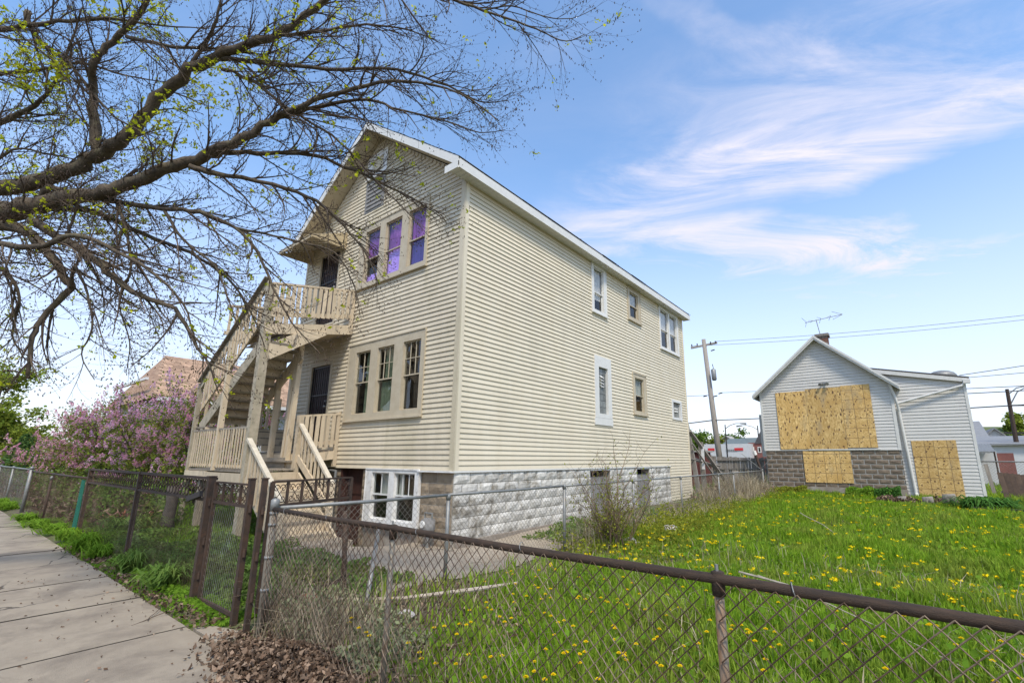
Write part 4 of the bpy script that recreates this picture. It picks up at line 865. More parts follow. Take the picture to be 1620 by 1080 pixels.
for x, h, mt in ((-2.86, 1.0, m_galvr), (-.66, 1.0, m_galvr), (1.55, 1.0, m_galvr)):
    P_ = MB().tube([(x, YF+.008, -.1), (x, YF+.008, h)], .0195, 14).build('post', mt, NF, smooth=True)
    MB().tube([(x, YF+.008, h-.045), (x, YF+.008, h+.045), (x, YF+.008, h+.05)], [.0265, .0265, .016], 14).build('post_collar', m_rail, P_, smooth=True)
    MB().tube([(x, YF, 1.03), (x, YF, 1.075)], .007, 6).build('bolt', m_galv, P_)
for (xr, zr) in ((-1.2, .6), (-3.4, .35)): pass
# divider between the lot and the house
DF = chain_fence('long grey chain link fence running back along the left edge of the lawn', [(XD, 2.12), (XD, 4.22), (XD, 6.85), (XD, 9.5), (XD, 12.3), (XD, 15.55), (XD, 17.27), (XD, 21.7)], .05, 1.04,
                 [(XD, 4.22, 1.03, .024), (XD, 6.85, 1.04, .026), (XD, 9.5, 1.04, .024), (XD, 12.3, 1.03, .024), (XD, 15.55, 1.02, .026), (XD, 17.27, 1.03, .026), (XD, 21.7, 1.08, .03)], None, mr=m_galv, mw=m_wireg, mp_=m_galv, rr_=.019)
cp = thing('fence_corner_post', (-4.66, 2.08, 0), 'galvanised corner post where the two low chain link fences meet', 'fence post')
MB().tube([(-4.665, 2.085, -.1), (-4.665, 2.085, 1.12)], .032, 14).build('post', m_galvr, cp, smooth=True)
for z in (.35, .62, .9, 1.0): MB().tube([(-4.665, 2.085, z-.012), (-4.665, 2.085, z+.012)], .037, 14).build('band', m_galv, cp, smooth=True)
for z in (1.055,): MB().tube([(-4.665, 2.085, z-.03), (-4.665, 2.085, z+.06), (-4.665, 2.085, z+.075)], [.037, .037, .02], 14).build('post_cap', m_galv, cp, smooth=True)
# short rusty pipe lengths behind the corner
for (a, b, r_, mt, lab) in (((-4.95, 3.05, -.1), (-5.02, 3.0, .92), .026, m_rust, 'rusty upright pipe among dry grass behind the fence corner'), ((-4.42, 2.95, .0), (-5.15, 3.55, .72), .024, m_galv, 'grey steel pipe leaning at a slant over the yard slab')):
    q = MB().tube([a, b], r_, 10).build('pipe', mt, None, smooth=True); tag(q, lab, 'pipe')
# tall ornamental fence and the double gate
OF = thing('ornamental_fence', (-9.2, YF, 0), 'tall rusty iron fence section topped by a band of linked lozenges left of the gate', 'fence')
for x0_, x1_ in ((-12.3, -9.02), (-9.02, -6.12)):
    for z in (1.265, 1.03): MB().bar((x0_, YF, z), (x1_, YF, z), .035, .03).build('rail', m_rust, OF)
    L_ = x1_-x0_; n = int(L_/.115); rows = 2; H_ = .105
    # twisted lozenges: flat iron strips bowed apart and riveted at the ends
    for rw in range(rows):
        for i in range(n):
            cx_ = x0_+(i+.5)*L_/n; zb = 1.045+rw*H_; mb = MB()
            for s_ in (-1, 1):
                pts = [(cx_+s_*.044*math.sin(math.pi*k/6)*1.0, YF+s_*.004, zb+H_*k/6) for k in range(7)]
                for k in range(6): mb.bar(pts[k], pts[k+1], .007, .009, (0, 1, 0))
            mb.build('lozenge', m_rust, OF)
    chain(OF, (x0_, YF), (x1_, YF), .02, 1.03, .06, .0013, m_wirer)
for x in (-12.3, -9.02): post_ = MB().bar((x, YF, -.12), (x, YF, 1.28), .055 if x > -10 else .08, .055).build('post', m_rust, OF)
GP = []
for x, h, s_, lab in ((-6.12, 1.285, .07, 'thick square rusty gate post at the right end of the lozenge fence'), (-5.08, 1.29, .05, 'left rusty post of the narrow gap beside the galvanised corner post'), (-4.80, 1.30, .042, 'right rusty iron post standing against the galvanised corner post')):
    q = thing('gate_post', (x, 2.03, 0), lab, 'gate post'); MB().box(x-s_/2, x+s_/2, 2.03-s_/2, 2.03+s_/2, -.14, h).build('post', m_rust, q)
    MB().box(x-s_/2-.006, x+s_/2+.006, 2.03-s_/2-.006, 2.03+s_/2+.006, h, h+.012).build('post_cap', m_rust, q)
    for z in (.28, .62, 1.02): MB().tube([(x+s_/2+.012, 2.03, z-.035), (x+s_/2+.012, 2.03, z+.035)], .014, 8).build('hinge', m_rust, q)
    GP.append(q)
def scroll_gate(label, A, B, ztop, zmid, zbot):
    A = Vector(A); B = Vector(B); L_ = (B-A).length; d = (B-A).normalized(); G = thing('iron_gate', (A.x, A.y, 0), label, 'gate')
    P3 = lambda u, z: A+d*u+Vector((0, 0, z))
    for u in (0, L_): MB().bar(P3(u, zbot-.02), P3(u, ztop), .035, .035, (0, 1, 0)).build('stile', m_rust, G)
    for z, h in ((ztop, .018), (zmid, .03), (zbot, .03)): MB().bar(P3(0, z), P3(L_, z), .028, h).build('rail', m_rust, G)
    n = max(2, int(round(L_/.21)))
    for i in range(1, n): MB().bar(P3(L_*i/n, zmid), P3(L_*i/n, ztop), .022, .022, (0, 1, 0)).build('bar', m_rust, G)
    for i in range(n):
        c = L_*(i+.5)/n; w_ = L_/n*.42; mb = MB()
        for sx in (-1, 1):
            for sz in (-1, 1):
                pts = []
                for k in range(15):
                    t = k/14; an = t*1.55*math.pi*2*.72; rad_ = w_*.48*(1-t*.72); ce = (c+sx*w_*.5, (ztop+zmid)/2+sz*(ztop-zmid)*.22)
                    pts.append(P3(ce[0]+sx*(-rad_*math.cos(an)), ce[1]+sz*(rad_*math.sin(an))))
                mb.tube(pts, .0045, 4)
        mb.tube([P3(c-w_, zmid+.02), P3(c, (ztop+zmid)/2), P3(c+w_, ztop-.02)], .0045, 4); mb.tube([P3(c-w_, ztop-.02), P3(c, (ztop+zmid)/2), P3(c+w_, zmid+.02)], .0045, 4)
        mb.build('scroll', m_rust, G)
    chain(G, (A.x, A.y), (B.x, B.y), zbot, zmid, .06, .0017, m_wireg)
    return G
scroll_gate('closed left leaf of the rusty scrollwork gate', (-6.02, 2.05, 0), (-5.14, 2.05, 0), 1.235, 1.03, .06)
scroll_gate('open right leaf of the rusty scrollwork gate swung in beside the fence corner', (-4.84, 2.12, 0), (-5.28, 3.2, 0), 1.27, 1.04, .14)
# neighbour's fence further left
LF = chain_fence('sagging dark chain link fence left of the lozenge fence', [(-19.45, YF), (-16.2, YF), (-12.42, YF)], .05, 1.10, [(-16.2, YF, 1.02, .026)], None, mr=m_rust, mp_=m_rust, mw=m_wirer, r=.0014, railz=.0)
LG = chain_fence('silver chain link fence furthest left along the sidewalk', [(-31, YF), (-27.4, YF), (-23.6, YF), (-19.5, YF)], .05, 1.14, [(-23.6, YF, 1.16, .03), (-27.4, YF, 1.16, .028)], None, mr=m_galv, mp_=m_galv, mw=m_wireg, r=.0016, p=.09)
q = thing('fence_post', (-19.45, YF, 0), 'silver post at the sidewalk edge between the two left fences', 'fence post'); MB().tube([(-19.5, YF-.02, -.1), (-19.42, YF-.02, 1.18)], .042, 12).build('post', m_galv, q, smooth=True); MB().tube([(-19.42, YF-.02, 1.15), (-19.42, YF-.02, 1.2), (-19.42, YF-.02, 1.225)], [.05, .05, .02], 12).build('post_cap', m_galv, q, smooth=True)
q = thing('fence_wrap', (-12.5, YF, 0), 'green mesh wrapped round the end of the neighbour fence', 'mesh'); chain(q, (-12.75, YF-.03), (-12.38, YF-.03), .1, 1.06, .03, .004, m_green, 'mesh_strip')
bl = MB().bar((-6.75, YF-.05, 1.02), (-6.35, YF-.05, 1.1), .03, .06).build('window_wiper_scrap', m_bars); tag(bl, 'strip of dark cloth hooked over the lozenge fence near the gate post', 'cloth'); bl.name = 'cloth_strip'
# ---------------------------------------------------------------- the boarded grey house
GX0, GX1, GY, GE, GP_ = -4.87, .10, 23.5, 4.58, 6.80; GRX = (GX0+GX1)/2
G = thing('boarded_house', (GRX, 27, 0), 'small grey-sided gabled house with its windows and door boarded up with chipboard', 'house')
wall('wall', m_gside, G, 'x', GY, GY+.12, GX0, GX1, 1.9, GE, []); wall('wall', m_gside, G, 'y', GX0, GX0+.12, GY+.12, 31, 0, GE, []); wall('wall', m_gside, G, 'y', GX1-.12, GX1, GY+.12, 31, 0, GE, []); wall('wall', m_gside, G, 'x', 30.9, 31, GX0+.12, GX1-.12, 0, GE, [])
for y in (GY, 30.9): MB().poly([(GX0, y, GE), (GX1, y, GE), (GRX, y, GP_)], (0, .1, 0)).build('gable_wall', m_gside, G)
def gclip2(z):
    t = max(0, (z-GE)/(GP_-GE)); return GX0+.05+(GRX-GX0)*t, GX1-.05-(GX1-GRX)*t
G_op = [(-4.22, -.63, 1.97, 4.52)]
siding(G, m_gside, 'x', GY, -1, GX0+.06, GX1-.08, 1.91, GE, G_op, .128); siding(G, m_gside, 'x', GY, -1, GX0, GX1, GE, GP_-.05, [], .128, clip=gclip2)
box('corner_board', m_gtrim, G, GX0-.03, GX0+.06, GY-.035, GY+.06, 1.9, GE); box('corner_board', m_gtrim, G, GX1-.08, GX1+.03, GY-.035, GY+.06, 1.9, GE)
wall('foundation_core', m_gmort, G, 'x', GY+.0, GY+.15, GX0+.02, GX1+.0, -.1, 1.9, [])
blockwall(G, m_gblk, 'x', GY-.002, -1, GX0+.02, GX1+.02, .36, 1.9, [(-3.36, -1.60, .55, 1.9)], L=.41, H=.2, D=.018, gap=.032)
box('footing', m_rub, G, GX0, GX1+.03, GY-.06, GY, -.2, .37); box('drip_edge', m_gtrim, G, GX0, GX1+.02, GY-.05, GY+.01, 1.885, 1.91)
def osbp(x0, x1, z0, z1, m, y=None, d=.013, k=0):
    y = GY-.045 if y is None else y
    o_ = MB().box(x0, x1, y-d-.003*k, y-.003*k, z0, z1).build('chipboard_panel', m, G, org=(x0, y, z0)); o_.parent = G; return o_
osbp(-4.21, -2.995, 1.95, 4.50, m_osb); osbp(-2.99, -1.66, 1.93, 4.56, m_osb, k=1); osbp(-1.655, -.62, 1.99, 4.60, m_osbg); box('sill_strip', m_gtrim, G, -3.1, -.55, GY-.07, GY-.02, 1.90, 1.945)
osbp(-3.36, -2.0, .54, 1.86, m_osbg, GY-.03); osbp(-1.995, -1.60, .55, 1.85, m_osbg, GY-.03, k=1)
for sgn in (1, -1):
    ex = GRX+sgn*(GX1-GRX+.26); s_ = (GP_-GE)/(GX1-GRX); zr = lambda x: GP_-s_*abs(x-GRX)+.05
    MB().poly([(ex, GY-.32, zr(ex)), (GRX, GY-.32, zr(GRX)), (GRX, 31.2, zr(GRX)), (ex, 31.2, zr(ex))], (0, 0, .05)).build('roof', m_shing, G)
    for (dz0, dz1, yy, w_) in ((-.14, .03, GY-.345, .03), (-.06, .05, GY-.37, .02)):
        MB().add([(ex, yy, zr(ex)+dz0), (GRX, yy, zr(GRX)+dz0), (GRX, yy, zr(GRX)+dz1), (ex, yy, zr(ex)+dz1), (ex, yy+w_, zr(ex)+dz0), (GRX, yy+w_, zr(GRX)+dz0), (GRX, yy+w_, zr(GRX)+dz1), (ex, yy+w_, zr(ex)+dz1)], [(0, 1, 2, 3), (7, 6, 5, 4), (0, 4, 5, 1), (1, 5, 6, 2), (2, 6, 7, 3), (3, 7, 4, 0)]).build('rake_board', m_gtrim, G)
    MB().poly([(ex, GY-.34, zr(ex)-.12), (GRX, GY-.34, zr(GRX)-.12), (GRX, GY, zr(GRX)-.12), (ex, GY, zr(ex)-.12)], (0, 0, .015)).build('rake_soffit', m_gtrim, G)
    fx = sorted((ex, ex+sgn*.02)); MB().box(fx[0], fx[1], GY-.34, 31.2, zr(ex)-.13, zr(ex)+.02).build('fascia', m_gtrim, G)
GC = box('chimney', m_mort, G, -2.35, -1.93, 24.1, 24.5, 6.3, 7.0)
for k in range(9):
    z = 6.35+.075*k
    for i in range(2): x_ = -2.36+.22*i; box('brick', m_brick if k % 4 else m_wood, GC, x_, x_+.21, 24.085, 24.12, z, z+.066)
    for i in range(2): y_ = 24.12+.2*i; box('brick', m_brick, GC, -1.945, -1.915, y_, y_+.19, z, z+.066)
box('chimney_cap', m_wood, G, -2.42, -1.86, 24.02, 24.58, 7.02, 7.14)
fl = MB().box(-2.32, -2.14, GY-.06, GY-.02, 4.72, 4.80).build('flood_light', m_galv, G)
for s_ in (-1, 1): MB().tube([(-2.23+s_*.05, GY-.08, 4.76), (-2.23+s_*.10, GY-.15, 4.74), (-2.23+s_*.14, GY-.24, 4.70)], [.025, .05, .07], 10).build('lamp_head', m_galv, fl)
# lean-to addition on the right
AY = 23.68; AX1 = 2.36
wall('wall', m_gside, G, 'x', AY, AY+.1, GX1, AX1, -.1, 4.45, []); MB().poly([(GX1-.8, AY, 4.45), (AX1, AY, 4.45), (AX1, AY, 4.60), (GX1-.8, AY, 5.32)], (0, .1, 0)).build('gable_wall', m_gside, G)
wall('wall', m_gside, G, 'y', AX1-.1, AX1, AY+.1, 29, -.1, 4.6, [])
atop = lambda x: 4.58+(AX1-x)*.228
def aclip(z): return GX1, min(AX1-.06, AX1-(z-4.58)/.228) if z > 4.58 else AX1-.06
siding(G, m_gside, 'x', AY, -1, GX1+.01, AX1-.06, .06, 5.1, [(.46, 1.80, .0, 2.24)], .128, clip=aclip)
box('corner_board', m_gtrim, G, AX1-.06, AX1+.03, AY-.035, AY+.06, -.05, 4.52)
MB().poly([(GX1-1.0, AY-.15, atop(GX1-1.0)), (AX1+.15, AY-.15, atop(AX1+.15)), (AX1+.15, 29.2, atop(AX1+.15)), (GX1-1.0, 29.2, atop(GX1-1.0))], (0, 0, .05)).build('roof', m_shing, G)
MB().bar((GX1-.7, AY-.13, atop(GX1-.7)-.09), (AX1+.12, AY-.13, atop(AX1+.12)-.09), .03, .15).build('rake_board', m_gtrim, G)
osbp(.46, 1.13, .02, 2.24, m_osbg, AY-.03); osbp(1.135, 1.80, -.02, 2.25, m_osbg, AY-.03, k=1)
for nm, pts, r_ in (('gutter_pipe', [(AX1+.02, AY-.10, 4.40), (AX1-.12, AY-.14, 4.27), (.24, AY-.2, 3.73)], .045), ('downspout', [(.06, GY-.16, 4.5), (.10, GY-.16, 4.35), (.22, AY-.20, 3.72), (.24, AY-.12, 3.4), (.36, AY-.1, .25), (.42, AY-.25, .10)], .05)):
    MB().tube(pts, r_, 8).build(nm, m_gtrim, G)
MB().box(AX1-.05, AX1+.16, AY-.2, AY-.0, 4.36, 4.50).build('gutter_end', m_gtrim, G)
# shallow metal dome on the lean-to roof
MB().tube([(1.85, 25.2, 4.74+.42*t_) for t_ in (0, .45, .7, .9, 1)], [.42, .50, .42, .26, .04], 16).build('roof_dome', m_galv, G, smooth=True)
box('side_bay', m_gtrim, G, -5.16, GX0, 24.2, 25.6, 1.62, 3.6)
# antenna
AN = thing('tv_antenna', (-2.2, 24.3, 7.1), 'spindly rooftop television antenna on the grey house chimney', 'antenna')
MB().tube([(-2.2, 24.3, 7.1), (-2.3, 24.3, 7.9)], .018, 6).build('mast', m_galv, AN)
MB().tube([(-2.75, 24.2, 7.80), (-1.25, 24.5, 8.02)], .014, 6).build('boom', m_galv, AN)
for (bx_, l_, dz) in ((-2.7, .5, .1), (-2.45, .4, -.05), (-2.1, .35, .06), (-1.7, .3, 0)): MB().tube([(bx_-.12, 24.3-l_, 7.85+dz), (bx_, 24.3, 7.84+(bx_+2.75)*.147), (bx_-.12, 24.3+l_, 7.85-dz)], .008, 5).build('element', m_galv, AN)
for s_ in (-1, 1): MB().tube([(-1.25, 24.5, 8.02), (-1.65, 24.45, 8.02+s_*.19)], .010, 5).build('element', m_galv, AN)
# ---------------------------------------------------------------- behind the houses
shed = thing('shed', (-8.4, 25, 0), 'low maroon wooden shed with a flat pale roof behind the house', 'shed')
box('wall', m_maroon, shed, -9.6, -7.77, 24.0, 24.7, -.1, 1.84)
for i in range(8): x = -9.45+.213*i; box('plank', m_maroon, shed, x+.008, x+.205, 23.975, 24.0, -.05, 1.84)
for i in range(3): y = 24+.23*i; box('plank', m_maroon, shed, -7.77, -7.745, y+.008, y+.21, -.05, 1.84)
box('roof', m_gmort, shed, -9.75, -7.66, 23.85, 24.8, 1.85, 1.93)
bf_ = thing('board_fence', (-6.6, 27, 0), 'weathered grey vertical board fence across the back between shed and grey house', 'fence')
for i in range(27):
    x = -8.5+.137*i; h_ = 1.66+rng.uniform(-.03, .03)-.004*i; MB().bar((x, 27+rng.uniform(-.01, .01), .0), (x+rng.uniform(-.02, .02), 27, h_), .128, .02, (0, 1, 0)).build('picket', m_wood, bf_)
for z in (1.42, .95, .4): MB().box(-8.55, -4.9, 26.93, 26.98, z, z+.07).build('rail', m_wood, bf_)
for x in (-8.45, -6.1, -4.95): MB().box(x-.05, x+.05, 26.90, 27.0, -.1, 1.72).build('post', m_wood, bf_)
rs = thing('rear_stair', (-6.2, 19.3, 0), 'dark weathered timber posts and braces of the stair behind the tall house', 'staircase')
for a, b, s_ in (((-6.45, 18.9, -.1), (-6.75, 18.7, 2.9), .16), ((-6.55, 19.8, -.1), (-6.6, 19.8, 2.2), .18), ((-6.3, 20.6, -.1), (-6.35, 20.6, 1.5), .12), ((-6.6, 18.6, 2.6), (-6.0, 21.5, .3), .12), ((-6.5, 18.5, 2.1), (-6.1, 20.6, .35), .06), ((-6.9, 19.2, 1.6), (-6.2, 20.8, 1.1), .1), ((-6.1, 21.5, -.1), (-6.1, 21.5, 1.05), .14), ((-6.6, 18.5, 1.5), (-6.2, 20.9, 1.2), .07)):
    MB().bar(a, b, s_, s_*.7, (0, 1, 0)).build('timber', m_wood, rs)
MB().bar((-6.42, 19.4, 1.1), (-6.40, 19.4, 2.0), .12, .03, (0, 1, 0)).build('pale_board', m_whitep, rs)
lp = thing('leaning_pipe', (-4.6, 22, 0), 'leaning rusty pipe topped by a white can beside the grey house foundation', 'pipe')
MB().tube([(-4.5, 21.9, -.1), (-4.98, 22, 1.72)], .055, 8).build('pipe', m_rust, lp); MB().tube([(-4.97, 22, 1.68), (-5.02, 22, 1.86)], .07, 10).build('can', m_white, lp)
MB().tube([(-5.6, 22.2, 1.75), (-4.8, 21.9, 1.1), (-4.3, 22, 1.6)], .012, 5).build('wire_arm', m_galv, lp)
wp = MB().box(-5.72, -5.52, 20.9, 21.1, -.1, 1.04).build('fence_post', m_wood); tag(wp, 'thick square grey wooden post behind the wire fence near the back', 'fence post')
# utility pole and lines
UP = thing('utility_pole', (-8.4, 28.2, 0), 'tall leaning wooden utility pole with crossarm and transformer behind the fence', 'utility pole')
MB().tube([(-8.22, 28.2, -.2), (-8.45, 28.2, 3), (-8.78, 28.2, 8.75)], [.17, .16, .12], 10).build('pole', m_wood, UP, smooth=True)
MB().bar((-9.55, 28.05, 8.28), (-8.0, 28.3, 8.45), .1, .11).build('crossarm', m_wood, UP)
for t in (.03, .25, .78, .97): x = -9.55+1.55*t; MB().tube([(x, 28.1, 8.35), (x, 28.1, 8.52)], .035, 6).build('insulator', m_bars, UP)
MB().tube([(-8.25, 28.0, 6.1), (-8.25, 28.0, 6.15), (-8.27, 28.0, 6.75), (-8.27, 28.0, 6.8)], [.1, .14, .14, .08], 10).build('transformer', m_galv, UP, smooth=True)
MB().tube([(-8.25, 28.0, 6.8), (-8.3, 28.0, 7.1)], .02, 6).build('bushing', m_bars, UP)
for (x, z) in ((-8.25, 7.95), (-8.9, 5.2), (-8.3, 5.15), (-8.0, 5.3)): MB().tube([(x-.1, 28.1, z), (x+.12, 28.1, z+.04)], .035, 6).build('bracket', m_bars, UP)
def line(a, b, sag, r_, lab, n=14):
    a = Vector(a); b = Vector(b); pts = [a+(b-a)*(i/n)-Vector((0, 0, sag*4*(i/n)*(1-i/n))) for i in range(n+1)]
    o_ = MB().tube(pts, r_, 4).build('power_line', m_bars); tag(o_, lab, 'power line', 'overhead lines strung from the pole')
line((-8.1, 28.1, 8.5), (10.9, 33, 8.75), .25, .010, 'highest thin overhead wire running right from the pole crossarm')
line((-9.5, 28.0, 8.4), (11.2, 34.5, 8.85), .3, .010, 'second thin overhead wire just below the highest one')
line((-16, 27, 5.7), (-8.6, 28.1, 5.25), .1, .012, 'thin wire left of the pole at its mid height'); line((-8.0, 28.1, 5.35), (6, 28, 5.2), .12, .012, 'thin wire at mid height between pole and grey house')
line((-16, 27.5, 3.25), (-8.6, 28.1, 3.75), .05, .03, 'thick low cable left of the pole'); line((-8.5, 28.1, 3.75), (5, 29, 3.9), .05, .026, 'thick low cable between pole and grey house')
line((2.3, 24.1, 4.75), (22, 31, 8.2), .2, .013, 'wire leaving the gutter corner of the grey house'); line((2.3, 27, 4.55), (30, 38, 7.0), .5, .014, 'upper of two wires right of the grey house'); line((2.3, 27.2, 4.35), (30, 38, 6.7), .4, .018, 'lower of two wires right of the grey house')
# far street: shops, houses, lamps
def simple_house(name, x0, x1, y0, y1, ze, zp, mw_, mr_, label, along='y', wins=(), cat='house', over=.3):
    T = thing(name, ((x0+x1)/2, (y0+y1)/2, 0), label, cat); box('wall', mw_, T, x0, x1, y0, y1, -.1, ze)
    if zp > ze:
        if along == 'y':
            xm = (x0+x1)/2; MB().poly([(x0, y0, ze), (x1, y0, ze), (xm, y0, zp)], (0, y1-y0, 0)).build('gable_wall', mw_, T)
            for ex in (x0-over, x1+over):
                s_ = (zp-ze)/((x1-x0)/2); ze2 = zp-s_*abs(ex-xm); MB().poly([(ex, y0-over, ze2), (xm, y0-over, zp), (xm, y1+over, zp), (ex, y1+over, ze2)], (0, 0, .12)).build('roof', mr_, T)
        else:
            ym = (y0+y1)/2; MB().poly([(x0, y0, ze), (x0, y1, ze), (x0, ym, zp)], (x1-x0, 0, 0)).build('gable_wall', mw_, T)
            for ey in (y0-over, y1+over):
                s_ = (zp-ze)/((y1-y0)/2); ze2 = zp-s_*abs(ey-ym); MB().poly([(x0-over, ey, ze2), (x0-over, ym, zp), (x1+over, ym, zp), (x1+over, ey, ze2)], (0, 0, .12)).build('roof', mr_, T)
    for (a, b, c, d) in wins:
        F_ = MB().box(a, b, y0-.05, y0, c, d).build('window', m_white, T); MB().box(a+.1, b-.1, y0-.06, y0-.05, c+.1, d-.1).build('pane', m_black, F_)
    return T
m_shop = M('white_shop_wall', (.56, .55, .53), (.50, .49, .47), 2, .6)
m_redb = M('far_red_brick', (.25, .10, .08), (.18, .07, .06), 3, .9)
m_tanh = M('far_tan_wall', (.42, .36, .28), (.36, .3, .24), 3, .9)
m_groof = M('grey_green_roof', (.14, .17, .165), (.11, .13, .13), 3, .9)
m_droof = M('dark_far_roof', (.06, .055, .055), (.04, .04, .04), 3, .9)
m_gryr = M('mid_grey_roof', (.24, .24, .24), (.20, .20, .20), 3, .9)
sh = simple_house('shop', -19.6, -14.2, 60, 68, 3.35, 3.35, m_shop, m_shop, 'low white flat-roofed shop with red stripes on its wall beyond the board fence', cat='shop')
for a, b in ((-19.1, -18.3), (-15.9, -14.9)): MB().box(a, b, 59.93, 59.98, 2.55, 2.85).build('red_stripe', m_red, sh)
for i in range(7): MB().box(-16.9+.2*i, -16.78+.2*i, 59.94, 59.98, 2.45, 2.7).build('grey_letter_mark', m_galv, sh)
simple_house('far_house', -24.6, -19.0, 78, 88, 3.2, 5.1, m_tanh, m_gmort, 'tan house with a low gable directly left of the white far house', 'y')
simple_house('far_house', -19.0, -17.2, 66, 74, 3.1, 4.25, m_shop, m_groof, 'white house with a grey-green roof behind the shop', 'x', ())
simple_house('far_house', -17.15, -14.8, 66.5, 72, 3.1, 4.3, m_shop, m_groof, 'long white wing under a grey-green roof right of the shop', 'x')
tb = simple_house('brick_building', -14.8, -12.6, 62, 68, 3.5, 3.5, m_redb, m_droof, 'dark red brick building with a pointed turret beyond the board fence', 'y', cat='building', wins=[(-14.5, -14.1, 2.3, 3.0), (-13.7, -13.3, 2.3, 3.0)])
MB().add([(-14.0, 61.9, 3.4), (-12.5, 61.9, 3.4), (-12.5, 63.4, 3.4), (-14.0, 63.4, 3.4), (-13.25, 62.6, 5.1)], [(0, 1, 4), (1, 2, 4), (2, 3, 4), (3, 0, 4)]).build('turret_roof', m_droof, tb)
def lamp(x, y, h, lab, arm=1, mt=None, r=.09):
    T = thing('street_lamp', (x, y, 0), lab, 'street lamp'); mt = mt or m_bars
    MB().tube([(x, y, -.1), (x, y, h)], [r, r*.7], 8).build('pole', mt, T); a = arm
    MB().tube([(x, y, h-.5), (x+a*.6, y, h-.1), (x+a*1.3, y, h+.1), (x+a*1.9, y, h+.08)], .045, 6).build('arm', m_galv, T); MB().tube([(x+a*1.8, y, h+.08), (x+a*2.5, y, h+.02)], [.07, .12], 8).build('lamp_head', m_galv, T)
lamp(-16.8, 60, 5.7, 'dark street lamp with one arm standing in front of the white shop')
lamp(-13.6, 62.5, 5.6, 'street lamp with an arm to the left beside the brick turret', -1)
# right background
aw = simple_house('garage', 4.3, 10.5, 44, 52, 2.5, 2.5, m_shop, m_gryr, 'low white garage seen right of the grey house', cat='garage'); MB().poly([(4.1, 43.7, 2.5), (10.7, 43.7, 2.5), (10.7, 52, 3.3), (4.1, 52, 3.3)], (0, 0, .1)).build('roof', m_gryr, aw)
simple_house('far_house', 6.4, 8.4, 60, 68, 3.3, 4.35, m_shop, m_gryr, 'small white gabled house peeking over the garage', 'y')
simple_house('far_house', 4.3, 6.2, 56, 64, 3.5, 5.0, m_shop, m_gryr, 'grey-roofed white house at the edge of the grey house corner', 'x')
ca = thing('awning_canopy', (3.8, 35, 0), 'grey ribbed metal canopy with scalloped edge right of the grey house', 'canopy')
mb = MB(); n = 10
for i in range(n):
    x0_ = 3.05+.115*i; mb.add([(x0_, 35, 1.98), (x0_+.11, 35, 1.98), (x0_+.11, 36.4, 2.42), (x0_, 36.4, 2.42)], [(0, 1, 2, 3)]); mb.box(x0_, x0_+.11, 34.98, 35.0, 1.90-.02*(i % 2), 1.98)
mb.build('canopy_panel', m_galv, ca); box('wall', m_shop, ca, 3.4, 4.4, 36.4, 38, -.1, 2.0); box('wall', m_redb, ca, 4.4, 5.1, 36.6, 38, -.1, 1.9)
for x in (3.1, 4.15): MB().tube([(x, 35, -.1), (x, 35, 1.95)], .04, 6).build('post', m_rust, ca)
m_brnw = M('dark_brown_plank', (.13, .085, .06), (.08, .055, .042), 6, .9, .3, 40, objvar=.25)
RB = thing('board_fence', (3, 24.5, 0), 'short leaning dark brown plank fence at the right edge beyond the path', 'fence')
for i in range(9): x = 2.95+.17*i; MB().bar((x+.1, 24.6+.12*i, -.05), (x, 24.6+.12*i, 1.06-.02*i), .15, .025, (0, 1, 0)).build('plank', m_brnw, RB)
for z in (.35, .85): MB().bar((2.9, 24.65, z), (4.4, 25.7, z-.05), .05, .07).build('rail', m_wood, RB)
chain_fence('thin chain link fence along the lane at the right edge', [(2.45, 29), (5.5, 28.5), (9, 28)], .05, 1.45, [(2.5, 29, 1.5, .04), (5.5, 28.5, 1.5, .04)], None, mr=m_galv, mw=m_wireg, rr_=.03, p=.12, r=.003)
for x, y in ((2.62, 27.2), (2.95, 27.6)):
    q = MB().bar((x+.1, y, -.1), (x-.02, y, 1.35), .12, .09, (0, 1, 0)).build('fence_post', m_wood); tag(q, 'dark leaning wooden post close to the grey house corner' if x < 2.8 else 'second dark wooden post, just right of the leaning one by the grey house corner', 'fence post')
rl = thing('street_lamp', (6.5, 45, 0), 'rusty street lamp with a curved double arm at the right edge', 'street lamp')
MB().tube([(6.47, 45, -.1), (6.62, 45, 6.35)], [.16, .10], 8).build('pole', m_rust, rl)
for z0_, z1_ in ((5.2, 6.4), (5.95, 6.35)): MB().tube([(6.6, 45, z0_), (7.1, 45, z0_+.6*(z1_-z0_)+.2), (7.9, 45, z1_+.2), (9, 45, z1_+.3)], .04, 6).build('arm', m_galv, rl)
MB().bar((6.0, 45, 3.35), (7.6, 45, 3.3), .12, .12).build('crossarm', m_bars, rl)
u2 = thing('utility_pole', (7.6, 46, 0), 'second utility pole with crossarm at the far right edge', 'utility pole'); MB().tube([(7.7, 46, -.1), (7.7, 46, 5.6)], .12, 8).build('pole', m_wood, u2); MB().bar((6.7, 46, 5.3), (8.6, 46, 5.2), .1, .1).build('crossarm', m_wood, u2)
# grassy embankment far right
xs_ = np.linspace(6, 120, 70); ys_ = np.linspace(82, 150, 26); Xs, Ys = np.meshgrid(xs_, ys_); t = np.clip((Ys-82)/16, 0, 1); Zs = (6.3+(Xs-8)*.035)*t**.7*np.clip((Xs-5)/2.5, 0, 1)-.1+.25*np.sin(Xs*.7)*t
ii = (np.arange(25)[:, None]*70+np.arange(69)[None]).ravel(); hl = npobj('embankment', np.stack([Xs, Ys, Zs], -1).reshape(-1, 3), np.stack([ii, ii+1, ii+71, ii+70], 1), m_hill, smooth=True); tag(hl, 'long grassy embankment rising beyond the far houses', kind='structure')
